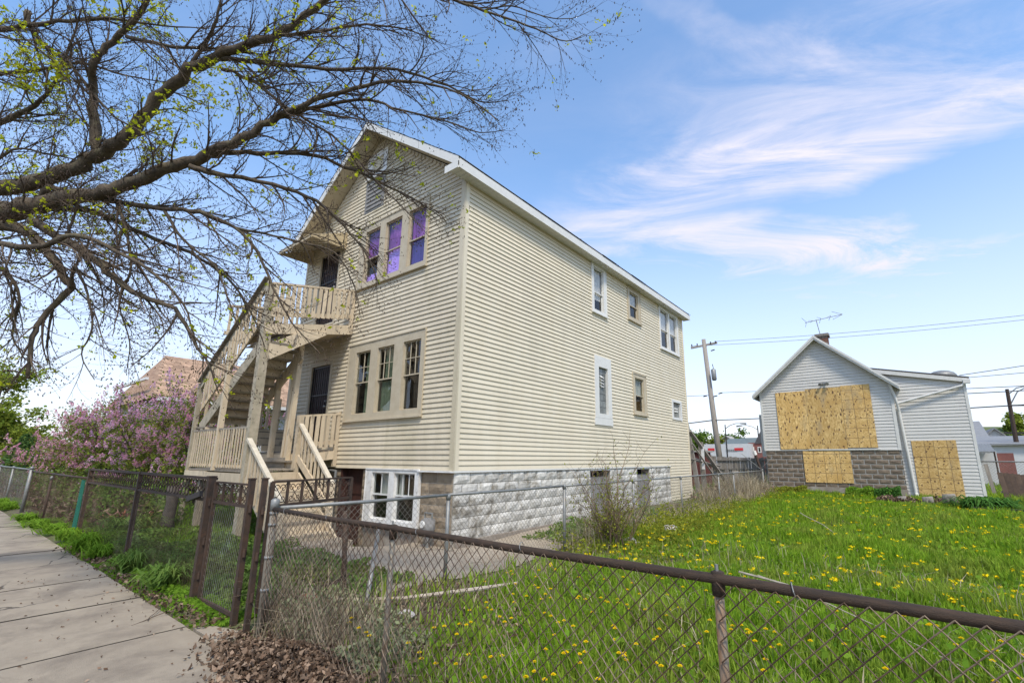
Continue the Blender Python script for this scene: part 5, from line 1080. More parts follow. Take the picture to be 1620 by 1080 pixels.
# path and rail at the grey house
pt = sheet('side_path', 1.95, 3.1, 18.8, 40, .15, lambda x, y: abs(x-2.55-.02*(y-20)+.12*math.sin(y)) < .33 and y > 19, .02, m_concd, 'narrow concrete path along the right side of the grey house')
q = MB().bar((1.55, 19.0, .13), (4.5, 18.9, .10), .06, .06).build('pipe', m_bars); tag(q, 'long black pipe lying by the concrete path near the grey house', 'pipe')
# far-left neighbour with the big tan roof
NH = thing('neighbour_house', (-26, 10, 0), 'neighbouring house with a large tan shingled roof beyond the lilacs', 'house')
box('wall', m_shop, NH, -29.6, -22.4, 5.6, 23, -.1, 3.9)
rzz = lambda x: 6.0-abs(x+26)*.55
for sgn in (1, -1):
    ex = -26+sgn*4.1; n = 24; m_ = 40; V = []
    MB().poly([(ex, 6.9 if False else 5.1, rzz(ex)-.06), (-26, 6.1, rzz(-26)-.06), (-26, 23.4, rzz(-26)-.06), (ex, 23.4, rzz(ex)-.06)], (0, 0, .05)).build('roof', m_brown, NH)
    if sgn > 0:
        mb = MB(); nco = 26
        for k in range(nco):
            xa = ex+(-26-ex)*k/nco; xb = ex+(-26-ex)*(k+1.15)/nco; y = 5.1+(k/nco)*1.0-(.1 if k % 2 else 0)
            while y < 23.3:
                y2 = y+rng.uniform(.25, .42); mb.add([(xa, y, rzz(xa)+.025), (xb, y, rzz(xb)+.004), (xb, y2-.01, rzz(xb)+.004), (xa, y2-.01, rzz(xa)+.025), (xa, y, rzz(xa)), (xa, y2-.01, rzz(xa))], [(0, 3, 2, 1), (0, 4, 5, 3)]); y = y2
        m_tab = M('tan_shingle_tab', (.47, .31, .20), (.36, .23, .15), 3, .95, islvar=.28); o_ = mb.build('shingle', m_tab, NH); o_['kind'] = 'stuff'
    MB().bar((ex, 5.1, rzz(ex)-.1), (ex, 23.4, rzz(ex)-.1), .1, .14).build('gutter', m_white, NH)
MB().add([(-30.1, 5.1, rzz(-30.1)-.02), (-21.9, 5.1, rzz(-21.9)-.02), (-26, 6.1, 5.98)], [(0, 1, 2)]).build('hip_roof', m_brown, NH)
MB().bar((-28.6, 5.05, 4.55), (-23.5, 5.05, 4.55), .1, .1).build('fascia', m_white, NH)
box('vent', m_white, NH, -25.7, -25.2, 8.3, 8.7, 5.9, 6.15)
wn_ = MB().box(-24.6, -23.6, 5.55, 5.6, 2.6, 3.5).build('window', m_white, NH); MB().box(-24.5, -23.7, 5.53, 5.55, 2.7, 3.4).build('pane', m_black, wn_)
LIMBS=[
[(-8.8,-0.59,4.26,0.15),(-8.05,-0.18,4.39,0.13),(-7.7,0.06,4.45,0.11),(-7.35,0.31,4.5,0.105),(-6.99,0.53,4.69,0.1),(-6.74,0.68,4.81,0.095),(-6.36,0.8,4.95,0.085),(-6.04,0.94,5.33,0.08),(-5.6,1.07,5.59,0.072),(-5.26,1.29,5.76,0.062),(-4.75,1.51,5.84,0.052),(-4.34,1.74,6.13,0.042),(-3.89,1.88,6.39,0.03)],
[(-8.87,-0.5,3.77,0.2),(-8.1,-0.1,3.94,0.17),(-7.59,0.11,4.1,0.16),(-7.24,0.35,4.2,0.12),(-6.59,0.69,4.28,0.095),(-6.31,0.88,4.37,0.085),(-5.84,1.07,4.47,0.078),(-5.5,1.29,4.62,0.07),(-5.11,1.43,4.69,0.06),(-4.77,1.63,4.9,0.045),(-4.39,1.76,5.0,0.035),(-3.96,2.04,5.16,0.026),(-3.46,2.29,5.16,0.018),(-2.97,2.58,4.96,0.012),(-2.7,2.86,4.7,0.006)],
[(-6.74,0.68,4.81,0.08),(-6.75,0.59,5.12,0.07),(-6.73,0.51,5.47,0.055),(-6.54,0.45,5.73,0.045),(-6.44,0.49,5.87,0.042),(-6.25,0.58,6.06,0.04),(-5.93,0.65,6.22,0.032),(-5.76,0.7,6.52,0.025)],
[(-7.67,-0.04,3.98,0.09),(-7.13,0.27,3.85,0.08),(-6.78,0.49,3.55,0.065),(-6.54,0.63,3.22,0.05),(-6.51,0.67,3.16,0.045),(-6.64,0.53,2.83,0.036),(-6.62,0.5,2.56,0.03),(-6.68,0.54,2.24,0.024)],
[(-7.17,0.33,3.98,0.07),(-6.47,0.72,3.56,0.055),(-6.16,0.9,3.28,0.045),(-5.84,1.07,3.07,0.038),(-5.46,1.27,2.91,0.03),(-5.34,1.45,2.59,0.022),(-5.14,1.53,2.37,0.014),(-5.1,1.64,2.1,0.007)],
[(-7.5,0.28,4.22,0.06),(-7.24,0.41,4.43,0.05),(-7.02,0.59,4.39,0.048),(-6.54,0.86,4.25,0.042),(-6.02,1.16,4.12,0.036),(-5.7,1.41,4.07,0.032),(-5.33,1.62,3.88,0.027),(-5.16,1.82,3.61,0.022),(-4.97,1.94,3.22,0.017),(-4.86,2.12,2.87,0.011),(-4.67,2.35,2.55,0.006)],
[(-5.44,1.33,4.62,0.045),(-5.2,1.5,4.66,0.038),(-4.95,1.8,4.71,0.033),(-4.72,2.1,4.74,0.028),(-4.49,2.42,4.65,0.023),(-4.18,2.71,4.46,0.018),(-4.04,2.96,4.37,0.012),(-3.81,3.2,4.15,0.006)],
[(-5.62,1.23,4.51,0.045),(-5.42,1.4,4.43,0.036),(-4.95,1.78,4.32,0.03),(-4.69,2.14,4.21,0.025),(-4.48,2.37,3.93,0.02),(-4.33,2.55,3.66,0.015),(-4.26,2.7,3.33,0.008)],
[(-5.37,1.21,5.72,0.04),(-5.05,1.47,5.68,0.034),(-4.68,1.65,5.55,0.03),(-4.2,2.02,5.51,0.025),(-3.66,2.32,5.43,0.02),(-3.19,2.61,5.18,0.015),(-2.95,2.84,5.04,0.01),(-2.66,2.94,4.97,0.005)],
[(-4.77,1.63,4.9,0.03),(-4.35,1.9,5.05,0.026),(-3.95,2.19,5.12,0.021),(-3.68,2.42,5.02,0.017),(-3.23,2.68,4.83,0.012),(-2.99,2.89,4.73,0.008),(-2.78,3.04,4.76,0.004)],
[(-3.72,1.78,6.31,0.035),(-3.26,2.07,6.03,0.028),(-2.91,2.27,5.78,0.022),(-2.63,2.52,5.65,0.017),(-2.32,2.68,5.45,0.013),(-2.16,2.82,5.37,0.01),(-1.99,2.97,5.28,0.007),(-1.84,3.07,5.35,0.004)],
[(-2.63,2.52,5.65,0.012),(-2.41,2.68,5.7,0.009),(-2.13,2.81,5.51,0.007),(-1.92,2.97,5.49,0.005),(-1.73,3.09,5.59,0.003)],
[(-6.23,0.61,6.02,0.03),(-5.96,0.83,5.94,0.027),(-5.58,1.03,5.81,0.023),(-5.31,1.24,5.79,0.018),(-5.07,1.49,5.52,0.01),(-4.82,1.73,5.33,0.005)],
[(-8.56,-0.34,5.4,0.06),(-8.05,-0.07,5.36,0.05),(-7.85,0.05,5.49,0.045),(-7.52,0.16,5.51,0.035),(-7.2,0.23,5.69,0.025),(-7.0,0.26,6.11,0.018),(-6.71,0.27,6.44,0.01)],
[(-5.22,1.25,5.51,0.03),(-5.0,1.45,5.41,0.027),(-4.69,1.64,5.11,0.024),(-4.5,1.82,4.95,0.02),(-4.22,2.1,4.69,0.017),(-4.0,2.36,4.34,0.013),(-3.78,2.62,4.02,0.008),(-3.61,2.82,3.74,0.004)],
[(-7.41,0.45,4.27,0.05),(-7.01,0.76,4.24,0.04),(-6.46,1.14,3.93,0.034),(-6.09,1.47,3.74,0.028),(-5.78,1.78,3.46,0.02),(-5.5,1.98,3.02,0.013),(-5.43,2.12,2.68,0.006)],
[(-7.18,0.03,3.64,0.05),(-6.49,0.34,3.49,0.04),(-5.99,0.57,3.55,0.034),(-5.72,0.81,3.42,0.028),(-5.34,1.03,3.18,0.02),(-5.14,1.26,2.89,0.014),(-5.09,1.39,2.55,0.008)],
[(-5.33,1.62,3.88,0.02),(-5.07,1.83,3.81,0.018),(-4.66,2.05,3.67,0.015),(-4.41,2.26,3.57,0.012),(-4.3,2.44,3.25,0.008),(-4.28,2.53,2.93,0.004)],
[(-7.47,-0.09,6.56,0.05),(-7.46,-0.02,6.34,0.04),(-7.19,0.14,6.04,0.03),(-7.03,0.3,5.9,0.025),(-6.76,0.47,5.54,0.02),(-6.45,0.68,5.16,0.016),(-6.08,0.91,4.89,0.01),(-5.91,1.15,4.45,0.006)],
[(-6.51,0.67,3.16,0.03),(-6.31,0.64,3.35,0.022),(-6.25,0.76,3.08,0.016),(-6.12,0.83,2.71,0.013),(-6.24,0.81,2.47,0.009),(-6.16,0.93,2.23,0.005)],
[(-6.54,0.86,4.25,0.03),(-6.25,0.95,3.8,0.022),(-6.14,1.02,3.37,0.018),(-6.26,1.01,3.05,0.012),(-6.1,1.12,2.64,0.009),(-6.17,1.15,2.33,0.005)],
[(-6.02,1.16,4.12,0.026),(-5.77,1.32,3.74,0.02),(-5.54,1.57,3.48,0.016),(-5.36,1.67,3.12,0.012),(-5.31,1.8,2.8,0.007)],
[(-5.6,1.07,5.59,0.035),(-5.4,1.13,5.92,0.028),(-5.18,1.13,6.1,0.02),(-5.11,1.09,6.42,0.014)],
[(-4.75,1.51,5.84,0.03),(-4.28,1.75,5.81,0.022),(-3.85,2.05,5.88,0.016),(-3.42,2.29,5.73,0.01),(-3.18,2.5,5.6,0.005)],
[(-8.28,-0.51,6.35,0.05),(-7.64,-0.17,6.38,0.04),(-7.09,0.13,6.36,0.03),(-6.5,0.46,6.3,0.02),(-5.88,0.84,6.14,0.012),(-5.49,1.14,6.11,0.006)],
[(-8.49,-0.44,5.99,0.05),(-7.91,-0.12,5.95,0.035),(-7.41,0.14,5.91,0.026),(-6.92,0.38,5.9,0.02),(-6.41,0.7,5.68,0.013),(-5.9,0.99,5.53,0.007)],
[(-8.66,-0.2,4.65,0.03),(-7.97,0.08,5.05,0.02),(-7.61,0.36,5.0,0.014),(-7.13,0.63,4.87,0.009),(-6.83,0.85,4.9,0.005)],
[(-7.84,-0.04,3.51,0.04),(-7.36,0.21,3.44,0.03),(-7.24,0.38,3.15,0.02),(-7.34,0.41,2.75,0.014),(-7.27,0.54,2.49,0.007)],]
# ---------------------------------------------------------------- plants and trees
def smooth(pts, n=4):
    P_ = [Vector(p[:3]) for p in pts]; r_ = [p[3] for p in pts]; out = []; ro = []
    for i in range(len(P_)-1):
        p0, p1, p2, p3 = P_[max(i-1, 0)], P_[i], P_[i+1], P_[min(i+2, len(P_)-1)]
        for k in range(n):
            t = k/n; out.append(.5*((2*p1)+(-p0+p2)*t+(2*p0-5*p1+4*p2-p3)*t*t+(-p0+3*p1-3*p2+p3)*t**3)); ro.append(r_[i]+(r_[i+1]-r_[i])*t)
    out.append(P_[-1]); ro.append(r_[-1]); return out, ro
def grow(start, d, L_, r, nseg, curl, rnd, trop):
    """a wandering twig: returns points and radii"""
    p = Vector(start); d = Vector(d).normalized(); pts = [p.copy()]; rs = [r]; bend = Vector((random.gauss(0, 1), random.gauss(0, 1), random.gauss(0, 1)))*curl
    for i in range(nseg):
        d = (d+bend/nseg+Vector((random.gauss(0, rnd), random.gauss(0, rnd), random.gauss(0, rnd)))+Vector(trop)/nseg).normalized()
        p = p+d*(L_/nseg); pts.append(p.copy()); rs.append(r*(1-.75*(i+1)/nseg))
    return pts, rs
TR = thing('street_tree', (-9.9, -1.3, 0), 'big spring tree at the left with dark limbs and bare twigs reaching over the house', 'tree')
tp, trr = smooth([(-9.9, -1.3, -.2, .42), (-9.85, -1.28, .6, .33), (-9.75, -1.25, 1.8, .29), (-9.5, -1.05, 2.9, .27), (-9.1, -.8, 3.55, .24), (-8.8, -.55, 3.9, .19)])
MB().tube(tp, trr, 14).build('trunk', m_bark, TR, smooth=True)
tips = []; TWG = [[], [], []]     # P0, P1, r
def add_tw(pts, rs):
    for i in range(len(pts)-1): TWG[0].append(tuple(pts[i])); TWG[1].append(tuple(pts[i+1])); TWG[2].append((rs[i]+rs[i+1])/2)
mbt = MB(); LEAFP = []; BUD = []
def rdir(d, ang):
    q = d.orthogonal().normalized(); q = Matrix.Rotation(random.uniform(0, 2*math.pi), 3, d) @ q
    return (d*math.cos(ang)+q*math.sin(ang)).normalized()
def twiggy(pts, rs, lvl, Lk, dens):
    n = len(pts); tot = sum((pts[i+1]-pts[i]).length for i in range(n-1)); step = dens[lvl]; s = random.uniform(0.3, 1)*step; acc = 0
    for i in range(n-1):
        e = (pts[i+1]-pts[i]); l = e.length
        while s < acc+l:
            t = (s-acc)/l; p = pts[i]+e*t; r = rs[i]+(rs[i+1]-rs[i])*t; fr_ = s/tot
            if p.x > -9.3 or lvl > 0:
                d = rdir(e.normalized(), random.uniform(.30, .85)); L2 = Lk[lvl]*random.uniform(.45, 1.15)*(1-(.62 if lvl == 0 else .35)*fr_); r2 = min(r*.62, (.0105, .0062, .0042)[lvl]*random.uniform(.8, 1.25))
                pt_, rs_ = grow(p, d, L2, r2, (9, 7, 4)[lvl], (.45, .45, .4)[lvl], (.045, .06, .07)[lvl], (0, 0, (-.35 if p.z < 3.7 else .0, .12 if p.z < 3.6 else .25, .3)[lvl]))
                if lvl < 2:
                    if lvl == 0: mbt.tube(pt_, rs_, 4, False)
                    else: add_tw(pt_, rs_)
                    twiggy(pt_, rs_, lvl+1, Lk, dens)
                else: add_tw(pt_, rs_)
                if lvl >= 1:
                    BUD.append(tuple(pt_[-1])); BUD.append(tuple(pt_[len(pt_)//2]))
                    LEAFP.append(pt_[-1])
            s += step*random.uniform(.6, 1.5)
        acc += l
for li, L_ in enumerate(LIMBS):
    L_ = [(a, b, c, r*(.78 if li > 2 else .86)) for a, b, c, r in L_]
    pts, rs = smooth(L_, 4); bark_ = rs[0] > .03
    for i in range(1, len(pts)-1):
        a_ = min(.014, rs[i]*.28); pts[i] = pts[i]+Vector((random.gauss(0, a_), random.gauss(0, a_), random.gauss(0, a_)))
    MB().tube(pts, [r*(.86+.06*math.sin(i*2.3)) for i, r in enumerate(rs)], 10 if bark_ else 7).build('limb', m_bark, TR, smooth=True)
    twiggy(pts, rs, 0, (1.08, .46, .17), (.12, .09, .085))
tw = mbt.build('branchlets', m_twig, TR); tw['kind'] = 'stuff'
V, F = segs(TWG[0], TWG[1], np.array(TWG[2])); o_ = npobj('twigs', V, F, m_twig, TR); o_['kind'] = 'stuff'
B_ = np.array(BUD); B_ = B_[rng.random(len(B_)) < .6]; dd = rng.normal(size=B_.shape)*.004; dd[:, 2] = np.abs(dd[:, 2])+.006
V, F = segs(B_-dd*.6, B_+dd*1.0, .0036, 4); o_ = npobj('buds', V, F, m_bud, TR); o_['kind'] = 'stuff'
# opening leaves, thicker towards the upper left of the crown
C_ = np.array([tuple(p) for p in LEAFP]); key = np.array([noise.noise(Vector((p[0]*1.1, p[1]*1.1, p[2]*1.3))) for p in C_])
prob = np.clip(.025+.60*(key > .15)*np.clip((-3.6-C_[:, 0])/2.2, 0, 1)*np.clip((C_[:, 2]-3.0)/2.5, .12, 1), 0, 1)
C_ = C_[rng.random(len(C_)) < prob]; C_ = np.repeat(C_, 5, 0)+rng.normal(size=(len(C_)*5, 3))*.014
V, F = leaves(C_, .021, 0, 1.9); o_ = npobj('young_leaves', V, F, m_newleaf, TR); o_['kind'] = 'stuff'
print('tree', len(TWG[0]), len(LEAFP), len(C_))
# shrubs ------------------------------------------------------------------
def lilac(x, y, hgt, rad, label, mats, seed, nb=9, name='lilac_shrub'):
    random.seed(seed); T = thing(name, (x, y, 0), label, 'lilac'); ends = []
    for k in range(nb):
        a = 2*math.pi*k/nb+random.uniform(-.3, .3); sp = random.uniform(.3, 1)
        p0 = Vector((x+.12*math.cos(a), y+.12*math.sin(a), -.05)); d = Vector((math.cos(a)*.55*sp, math.sin(a)*.55*sp, 1))
        pt_, rs_ = grow(p0, d, hgt*random.uniform(.8, 1.0), random.uniform(.035, .06), 9, .35, .09, (0, 0, -.05)); MB().tube(pt_, rs_, 7).build('stem', m_lbark, T, smooth=True)
        for j in range(2, 10):
            for _ in range(3):
                p2, r2 = grow(pt_[j], rdir(Vector((math.cos(a), math.sin(a), .8)).normalized(), .8), rad*random.uniform(.35, .75), .013, 6, .4, .1, (0, 0, .2)); ends.append((p2, r2))
    mb = MB(); E_ = []
    for p2, r2 in ends: mb.tube(p2, r2, 3, False); E_ += p2[2:]
    o_ = mb.build('twigs', m_lbark, T); o_['kind'] = 'stuff'
    E_ = np.array([tuple(p) for p in E_]); top = E_[:, 2]
    c = np.repeat(E_, 12, 0)+rng.normal(size=(len(E_)*12, 3))*.14; V, F = leaves(c, .05, 0, 1.5); o_ = npobj('leaves', V, F, mats[1], T); o_['kind'] = 'stuff'
    outer = np.hypot(E_[:, 0]-x, E_[:, 1]-y)/rad+E_[:, 2]/hgt; pk_ = E_[(outer > np.quantile(outer, .25))]; pk_ = pk_[rng.random(len(pk_)) < .95]
    # upright panicles: cones of small florets
    k = 44; t = rng.random((len(pk_), k)); an = rng.random((len(pk_), k))*6.283; w_ = .075*(1-t*.8)*rng.uniform(.5, 1, (len(pk_), k)); hh = rng.uniform(.13, .24, (len(pk_), 1))
    tl = rng.normal(size=(len(pk_), 1, 2))*.35
    P_ = np.stack([pk_[:, None, 0]+np.cos(an)*w_+tl[:, :, 0]*t*hh, pk_[:, None, 1]+np.sin(an)*w_+tl[:, :, 1]*t*hh, pk_[:, None, 2]+.05+t*hh], -1).reshape(-1, 3)
    V, F = leaves(P_, .032, 0, 1.1); o_ = npobj('blossom', V, F, mats[0], T); o_['kind'] = 'stuff'
lilac(-16.6, 5.3, 3.25, 1.6, 'purple lilac nearest the porch stair', (m_lil1, m_lil2), 3)
lilac(-19.6, 4.9, 3.15, 1.8, 'pink-purple lilac in the middle of the row left of the porch', (m_lil1, m_lil2), 11)
lilac(-23.2, 4.6, 3.0, 1.8, 'pinkish lilac third from the porch beyond the sagging fence', (m_lil1b, m_lil2), 23)
lilac(-27.5, 4.3, 2.9, 2.0, 'palest pink lilac at the far end of the row by the left edge', (m_lil1b, m_lil2), 31)
def broad_tree(x, y, h, cr, label, mat, seed, n=26000, leaf=.16, trunk_r=.2, zlow=.35, name='tree', flat=1., cat='tree'):
    random.seed(seed); T = thing(name, (x, y, 0), label, cat); ends = []
    MB().tube([(x, y, -.1), (x+.1, y, h*.3), (x, y+.1, h*.75)], [trunk_r, trunk_r*.7, trunk_r*.25], 8).build('trunk', m_bark, T, smooth=True)
    mb = MB()
    for k in range(26):
        z = h*random.uniform(zlow*.8, .85); a = random.uniform(0, 6.283); pt_, rs_ = grow((x, y, z), (math.cos(a), math.sin(a), random.uniform(.1, .9)), cr*random.uniform(.6, 1.05), trunk_r*.3, 6, .4, .12, (0, 0, .2)); mb.tube(pt_, rs_, 4, False); ends += pt_[2:]
    o_ = mb.build('limbs', m_bark, T)
    E_ = np.array([tuple(p) for p in ends]); E_ = E_[rng.integers(len(E_), size=n)]; c = E_+rng.normal(size=E_.shape)*np.array([cr*.17, cr*.17, cr*.13*flat])
    c = c[np.array([noise.noise(Vector((a*.9, b*.9, d*1.1))) for a, b, d in c]) > -.22]
    V, F = leaves(c, leaf, 0, 1.4); o_ = npobj('crown', V, F, mat, T); o_['kind'] = 'stuff'
broad_tree(-27.2, 77, 5.6, 3.0, 'round green tree left of the utility pole beyond the shed', m_fort, 1, 9000, .28)
broad_tree(-23.5, 79, 4.9, 2.0, 'brownish spring tree right behind the utility pole', m_forty, 2, 5000, .25)
broad_tree(-21.3, 82, 5.4, 2.4, 'green tree between the pole and the street lamp', m_fort, 5, 6000, .28)
broad_tree(-13.3, 70, 6.6, 1.5, 'nearly bare pale tree by the grey house left edge', m_litter, 6, 500, .16)
for i, (x, y, h, c) in enumerate(((10.5, 84, 4.0, 1.8), (13.5, 86, 5, 2.2), (17.5, 88, 5.6, 2.4), (14.0, 95, 8.3, 1.7), (17.5, 97, 8.8, 2.2))):
    broad_tree(x, y, h, c, ('small green tree at the foot of the embankment, leftmost of five', 'second spring tree from the left on the embankment foot', 'rightmost tree at the embankment foot', 'left tree on the embankment crest', 'right tree on the embankment crest')[i], m_forty if i % 2 else m_fort, 40+i, 5000, .3)
# far left: larch-like tree and dark spruce
broad_tree(-47, 2.6, 8.3, 1.9, 'tall yellow-green spring tree at the far left edge', m_forty, 8, 5500, .15, .3)
broad_tree(-40, 3.4, 4.0, 1.7, 'feathery pale green tree in front at the far left', m_forty, 9, 7000, .12, .12, flat=.4)
cf = thing('spruce_tree', (-36, 3.4, 0), 'dark green conifer low at the far left edge', 'tree'); MB().tube([(-36, 3.4, -.1), (-36, 3.4, 2.6)], [.16, .03], 8).build('trunk', m_bark, cf)
n = 5000; t = rng.random(n)**.8; z = .3+2.3*t; r_ = (1.3*(1-t)+.1)*np.sqrt(rng.random(n)); an = np.round(rng.random(n)*16)/16*6.283+rng.normal(size=n)*.12; V, F = leaves(np.stack([-36+r_*np.cos(an), 3.4+r_*np.sin(an), z-.25*r_], -1), .10, 0, 2.5); o_ = npobj('crown', V, F, m_conif, cf); o_['kind'] = 'stuff'
hd = []
c = np.stack([rng.uniform(-50, -20, 14000), rng.uniform(9, 12, 14000), rng.random(14000)*1.5], -1)
c = c[np.array([noise.noise(Vector((a*.6, b, 0))) for a, b, d in c])*.7+1.0 > c[:, 2]]
V, F = leaves(c, .12, 0, 1.4); o_ = npobj('hedge', V, F, m_dark); tag(o_, 'dense green hedge behind the lilacs on the left', 'hedge')
c = np.stack([rng.uniform(-15.5, -13, 12000), rng.uniform(6, 14, 12000), rng.random(12000)**1.4*1.3], -1); V, F = leaves(c, .07, 0, 1.4); o_ = npobj('leafy_undergrowth', V, F, m_weed); tag(o_, 'tangled green undergrowth between the two left houses', 'undergrowth', kind='stuff')
# carport / white fence bits on the left
cpt = thing('carport', (-33, 4.2, 0), 'low white-railed porch roof glimpsed behind the left lilac', 'porch')
for k in range(7): MB().bar((-31.5-.5*k, 4.4, 1.9), (-33.0-.5*k, 4.4, 1.35), .05, .12).build('slat', m_white, cpt)
box('beam', m_white, cpt, -36, -29.0, 4.5, 4.6, 1.12, 1.2)
for x in (-30, -33, -36): box('post', m_white, cpt, x-.05, x+.05, 4.5, 4.6, -.1, 1.15)
# forsythia on the fence line
FS = thing('forsythia_bush', (-4.15, 7.5, 0), 'straggly budding bush with yellow-green leaves growing through the wire fence', 'bush'); random.seed(4); tw = [[], [], []]; E_ = []; mb = MB()
for k in range(32):
    a = random.uniform(0, 6.283); sp = random.uniform(.1, 1.0); p0 = Vector((-4.15+random.gauss(0, .10), 7.5+random.gauss(0, .10), 0)); pt_, rs_ = grow(p0, (math.cos(a)*sp*.55, math.sin(a)*sp*.55, 1), random.uniform(.8, 2.15)*(1.05-.35*sp), random.uniform(.008, .016), 10, .5, .07, (0, 0, -.25*sp)); mb.tube(pt_, rs_, 4, False)
    for j in range(2, 11):
        for _ in range(2):
            p2, r2 = grow(pt_[j], rdir(Vector((0, 0, 1)), .9), random.uniform(.12, .5), .0035, 5, .4, .1, (0, 0, .1))
            for q in range(5): tw[0].append(tuple(p2[q])); tw[1].append(tuple(p2[q+1])); tw[2].append(r2[q])
            E_ += p2[1:]
mb.build('stem', m_bush, FS); V, F = segs(tw[0], tw[1], np.array(tw[2])); npobj('twigs', V, F, m_bush, FS)['kind'] = 'stuff'
E_ = np.array([tuple(p) for p in E_]); keep = rng.random(len(E_)) < np.clip(.5-E_[:, 2]*.25, .05, 1); c = np.repeat(E_[keep], 2, 0)+rng.normal(size=(keep.sum()*2, 3))*.035; V, F = leaves(c, .024, 0, 1.6); npobj('leaves', V, F, m_forl, FS)['kind'] = 'stuff'
# low tangle trailing right of the bush
def scatter_leaves(name, boxes, mat, size, label, cat=None, kind='stuff', up=.0, st=1.5):
    P_ = []
    for (x0, x1, y0, y1, h, n) in boxes:
        x = rng.uniform(x0, x1, n); y = rng.uniform(y0, y1, n); k = np.array([noise.noise(Vector((a*1.7, b*1.7, 5))) for a, b in zip(x, y)]); z = gz(x, y)+rng.random(n)*h*np.clip(.6+k*1.3, .1, 1.4)
        P_.append(np.stack([x, y, z], -1))
    V, F = leaves(np.concatenate(P_), size, up, st); o_ = npobj(name, V, F, mat)
    tag(o_, label, cat, kind=kind); return o_
scatter_leaves('trailing_weed', [(-4.9, -2.9, 6.5, 14, .32, 6500), (-5.2, -3.6, 13, 22, .4, 6500), (-4.4, -3.2, 8, 10.5, .4, 3500)], m_forl, .035, 'yellow-green trailing growth along the foot of the long fence', 'undergrowth')
scatter_leaves('yard_weeds', [(-13, -5.2, 2.2, 4.2, .16, 26000), (-13.5, -9, 3.8, 6.5, .16, 9000), (-6.6, -4.9, 2.3, 3.6, .14, 5000), (-6.2, -4.8, 7.5, 13, .2, 5000)], m_weed, .045, 'low leafy weeds carpeting the shady front yard', 'weeds')
scatter_leaves('front_weeds', [(-12.2, -5.2, 1.80, 2.1, .05, 2400), (-12.2, -6.2, 1.95, 2.6, .10, 9000), (-6.1, -5.1, 1.95, 2.5, .06, 3500)], m_weed2, .032, 'bright low weeds along the sidewalk edge by the gate', 'weeds')
scatter_leaves('garden_growth', [(-32, -13.2, 2.4, 4.2, .95, 30000), (-32, -13.4, 4, 9, .25, 12000)], m_weed, .05, 'green and brown garden growth behind the sagging fences on the left', 'undergrowth')
scatter_leaves('garden_stalks', [(-32, -13.2, 2.3, 3.6, .8, 9000)], m_litter, .04, 'brown stalks and old leaves against the sagging fences on the left', 'undergrowth', st=4)
# tussocks at the sidewalk edge: each is a plant
def tussock(x, y, h, n, label, mat, spread=.25, name='weed_clump', droop=.6, wd=.012, cat='plant', z0=0.):
    P0 = []; F_ = []; V = []
    for i in range(n):
        a = rng.uniform(0, 6.283); L_ = h*rng.uniform(.5, 1.1); b = np.array([x+rng.normal()*spread*.35, y+rng.normal()*spread*.35, gzf(x, y)+z0]); o = np.array([math.cos(a), math.sin(a), 0]); s = np.array([-math.sin(a), math.cos(a), 0])*wd*rng.uniform(.6, 1.2)
        out = spread*rng.uniform(.3, 1.3); pr_ = [b, b+o*out*.35+[0, 0, L_*.55], b+o*out*.8+[0, 0, L_*(.95-.25*droop)], b+o*out*(1.15+.3*droop)+[0, 0, L_*(.95-.75*droop)]]
        k = len(V); V += [pr_[0]-s, pr_[0]+s, pr_[1]-s, pr_[1]+s, pr_[2]-s*.7, pr_[2]+s*.7, pr_[3], pr_[3]+s*.1]; F_ += [(k, k+1, k+3, k+2), (k+2, k+3, k+5, k+4), (k+4, k+5, k+7, k+6)]
    o_ = npobj(name, np.array(V), np.array(F_), mat); tag(o_, label, cat); return o_
for x, y, h, n, s, lab, mt in ((-10.75, 1.98, .42, 420, .34, 'large arching grass tuft at the sidewalk edge left of the dark fence post', m_weed2), (-9.95, 2.0, .30, 300, .25, 'ferny bright green clump between the big grass tuft and the dark fence post', m_weed2), (-8.35, 2.02, .36, 340, .27, 'dark green clump just right of the dark middle fence post', m_weed),
    (-7.0, 2.05, .34, 320, .32, 'dark leafy clump at the foot of the lozenge fence near the gate', m_weed), (-12.2, 2.0, .28, 300, .3, 'bright clump at the foot of the tall fence left end', m_weed2), (-13.6, 1.98, .26, 300, .4, 'bright low clump under the sagging fence, nearest the tall fence', m_weed2), (-15.4, 1.98, .26, 300, .45, 'bright low clump midway under the sagging fence', m_weed2), (-17.3, 1.98, .26, 260, .4, 'bright low clump under the sagging fence by the silver post', m_weed2),
    (-20.8, 1.98, .32, 340, .55, 'grassy clump just beyond the silver sidewalk post', m_weed2), (-23, 1.98, .32, 300, .5, 'farthest grassy clump along the sidewalk', m_weed2), (-5.9, 2.5, .3, 160, .2, 'upright grass tuft beside the thick gate post', m_weed)):
    tussock(x, y, h*.85, int(n*.7), lab, mt, s*.8)
hs = tussock(1.95, 19.9, .55, 420, 'dark green hosta clump by the corner of the boarded house', m_dark, .6, 'hosta_plant', .7, .035)
def lowbush(x0, x1, y, h, label, mat, n=2600, nm='low_bush'):
    x = rng.uniform(x0, x1, n); yy = y+rng.normal(size=n)*.22; k = np.array([noise.noise(Vector((a*2.2, 0, 7))) for a in x]); z = rng.random(n)*h*(1+k*.8); V, F = leaves(np.stack([x, yy, z+.02], -1), .055, 0, 1.3); o_ = npobj(nm, V, F, mat); tag(o_, label, 'bush')
lowbush(-4.5, -3.3, 23.0, .35, 'low yellow-green bush at the left of the grey foundation', m_forl); lowbush(-1.85, -.35, 22.6, .38, 'low variegated bush below the grey block foundation', m_weed2, 3200); lowbush(-.9, -.1, 22.3, .45, 'darker low bush at the right end of the grey foundation', m_dark, 1800)
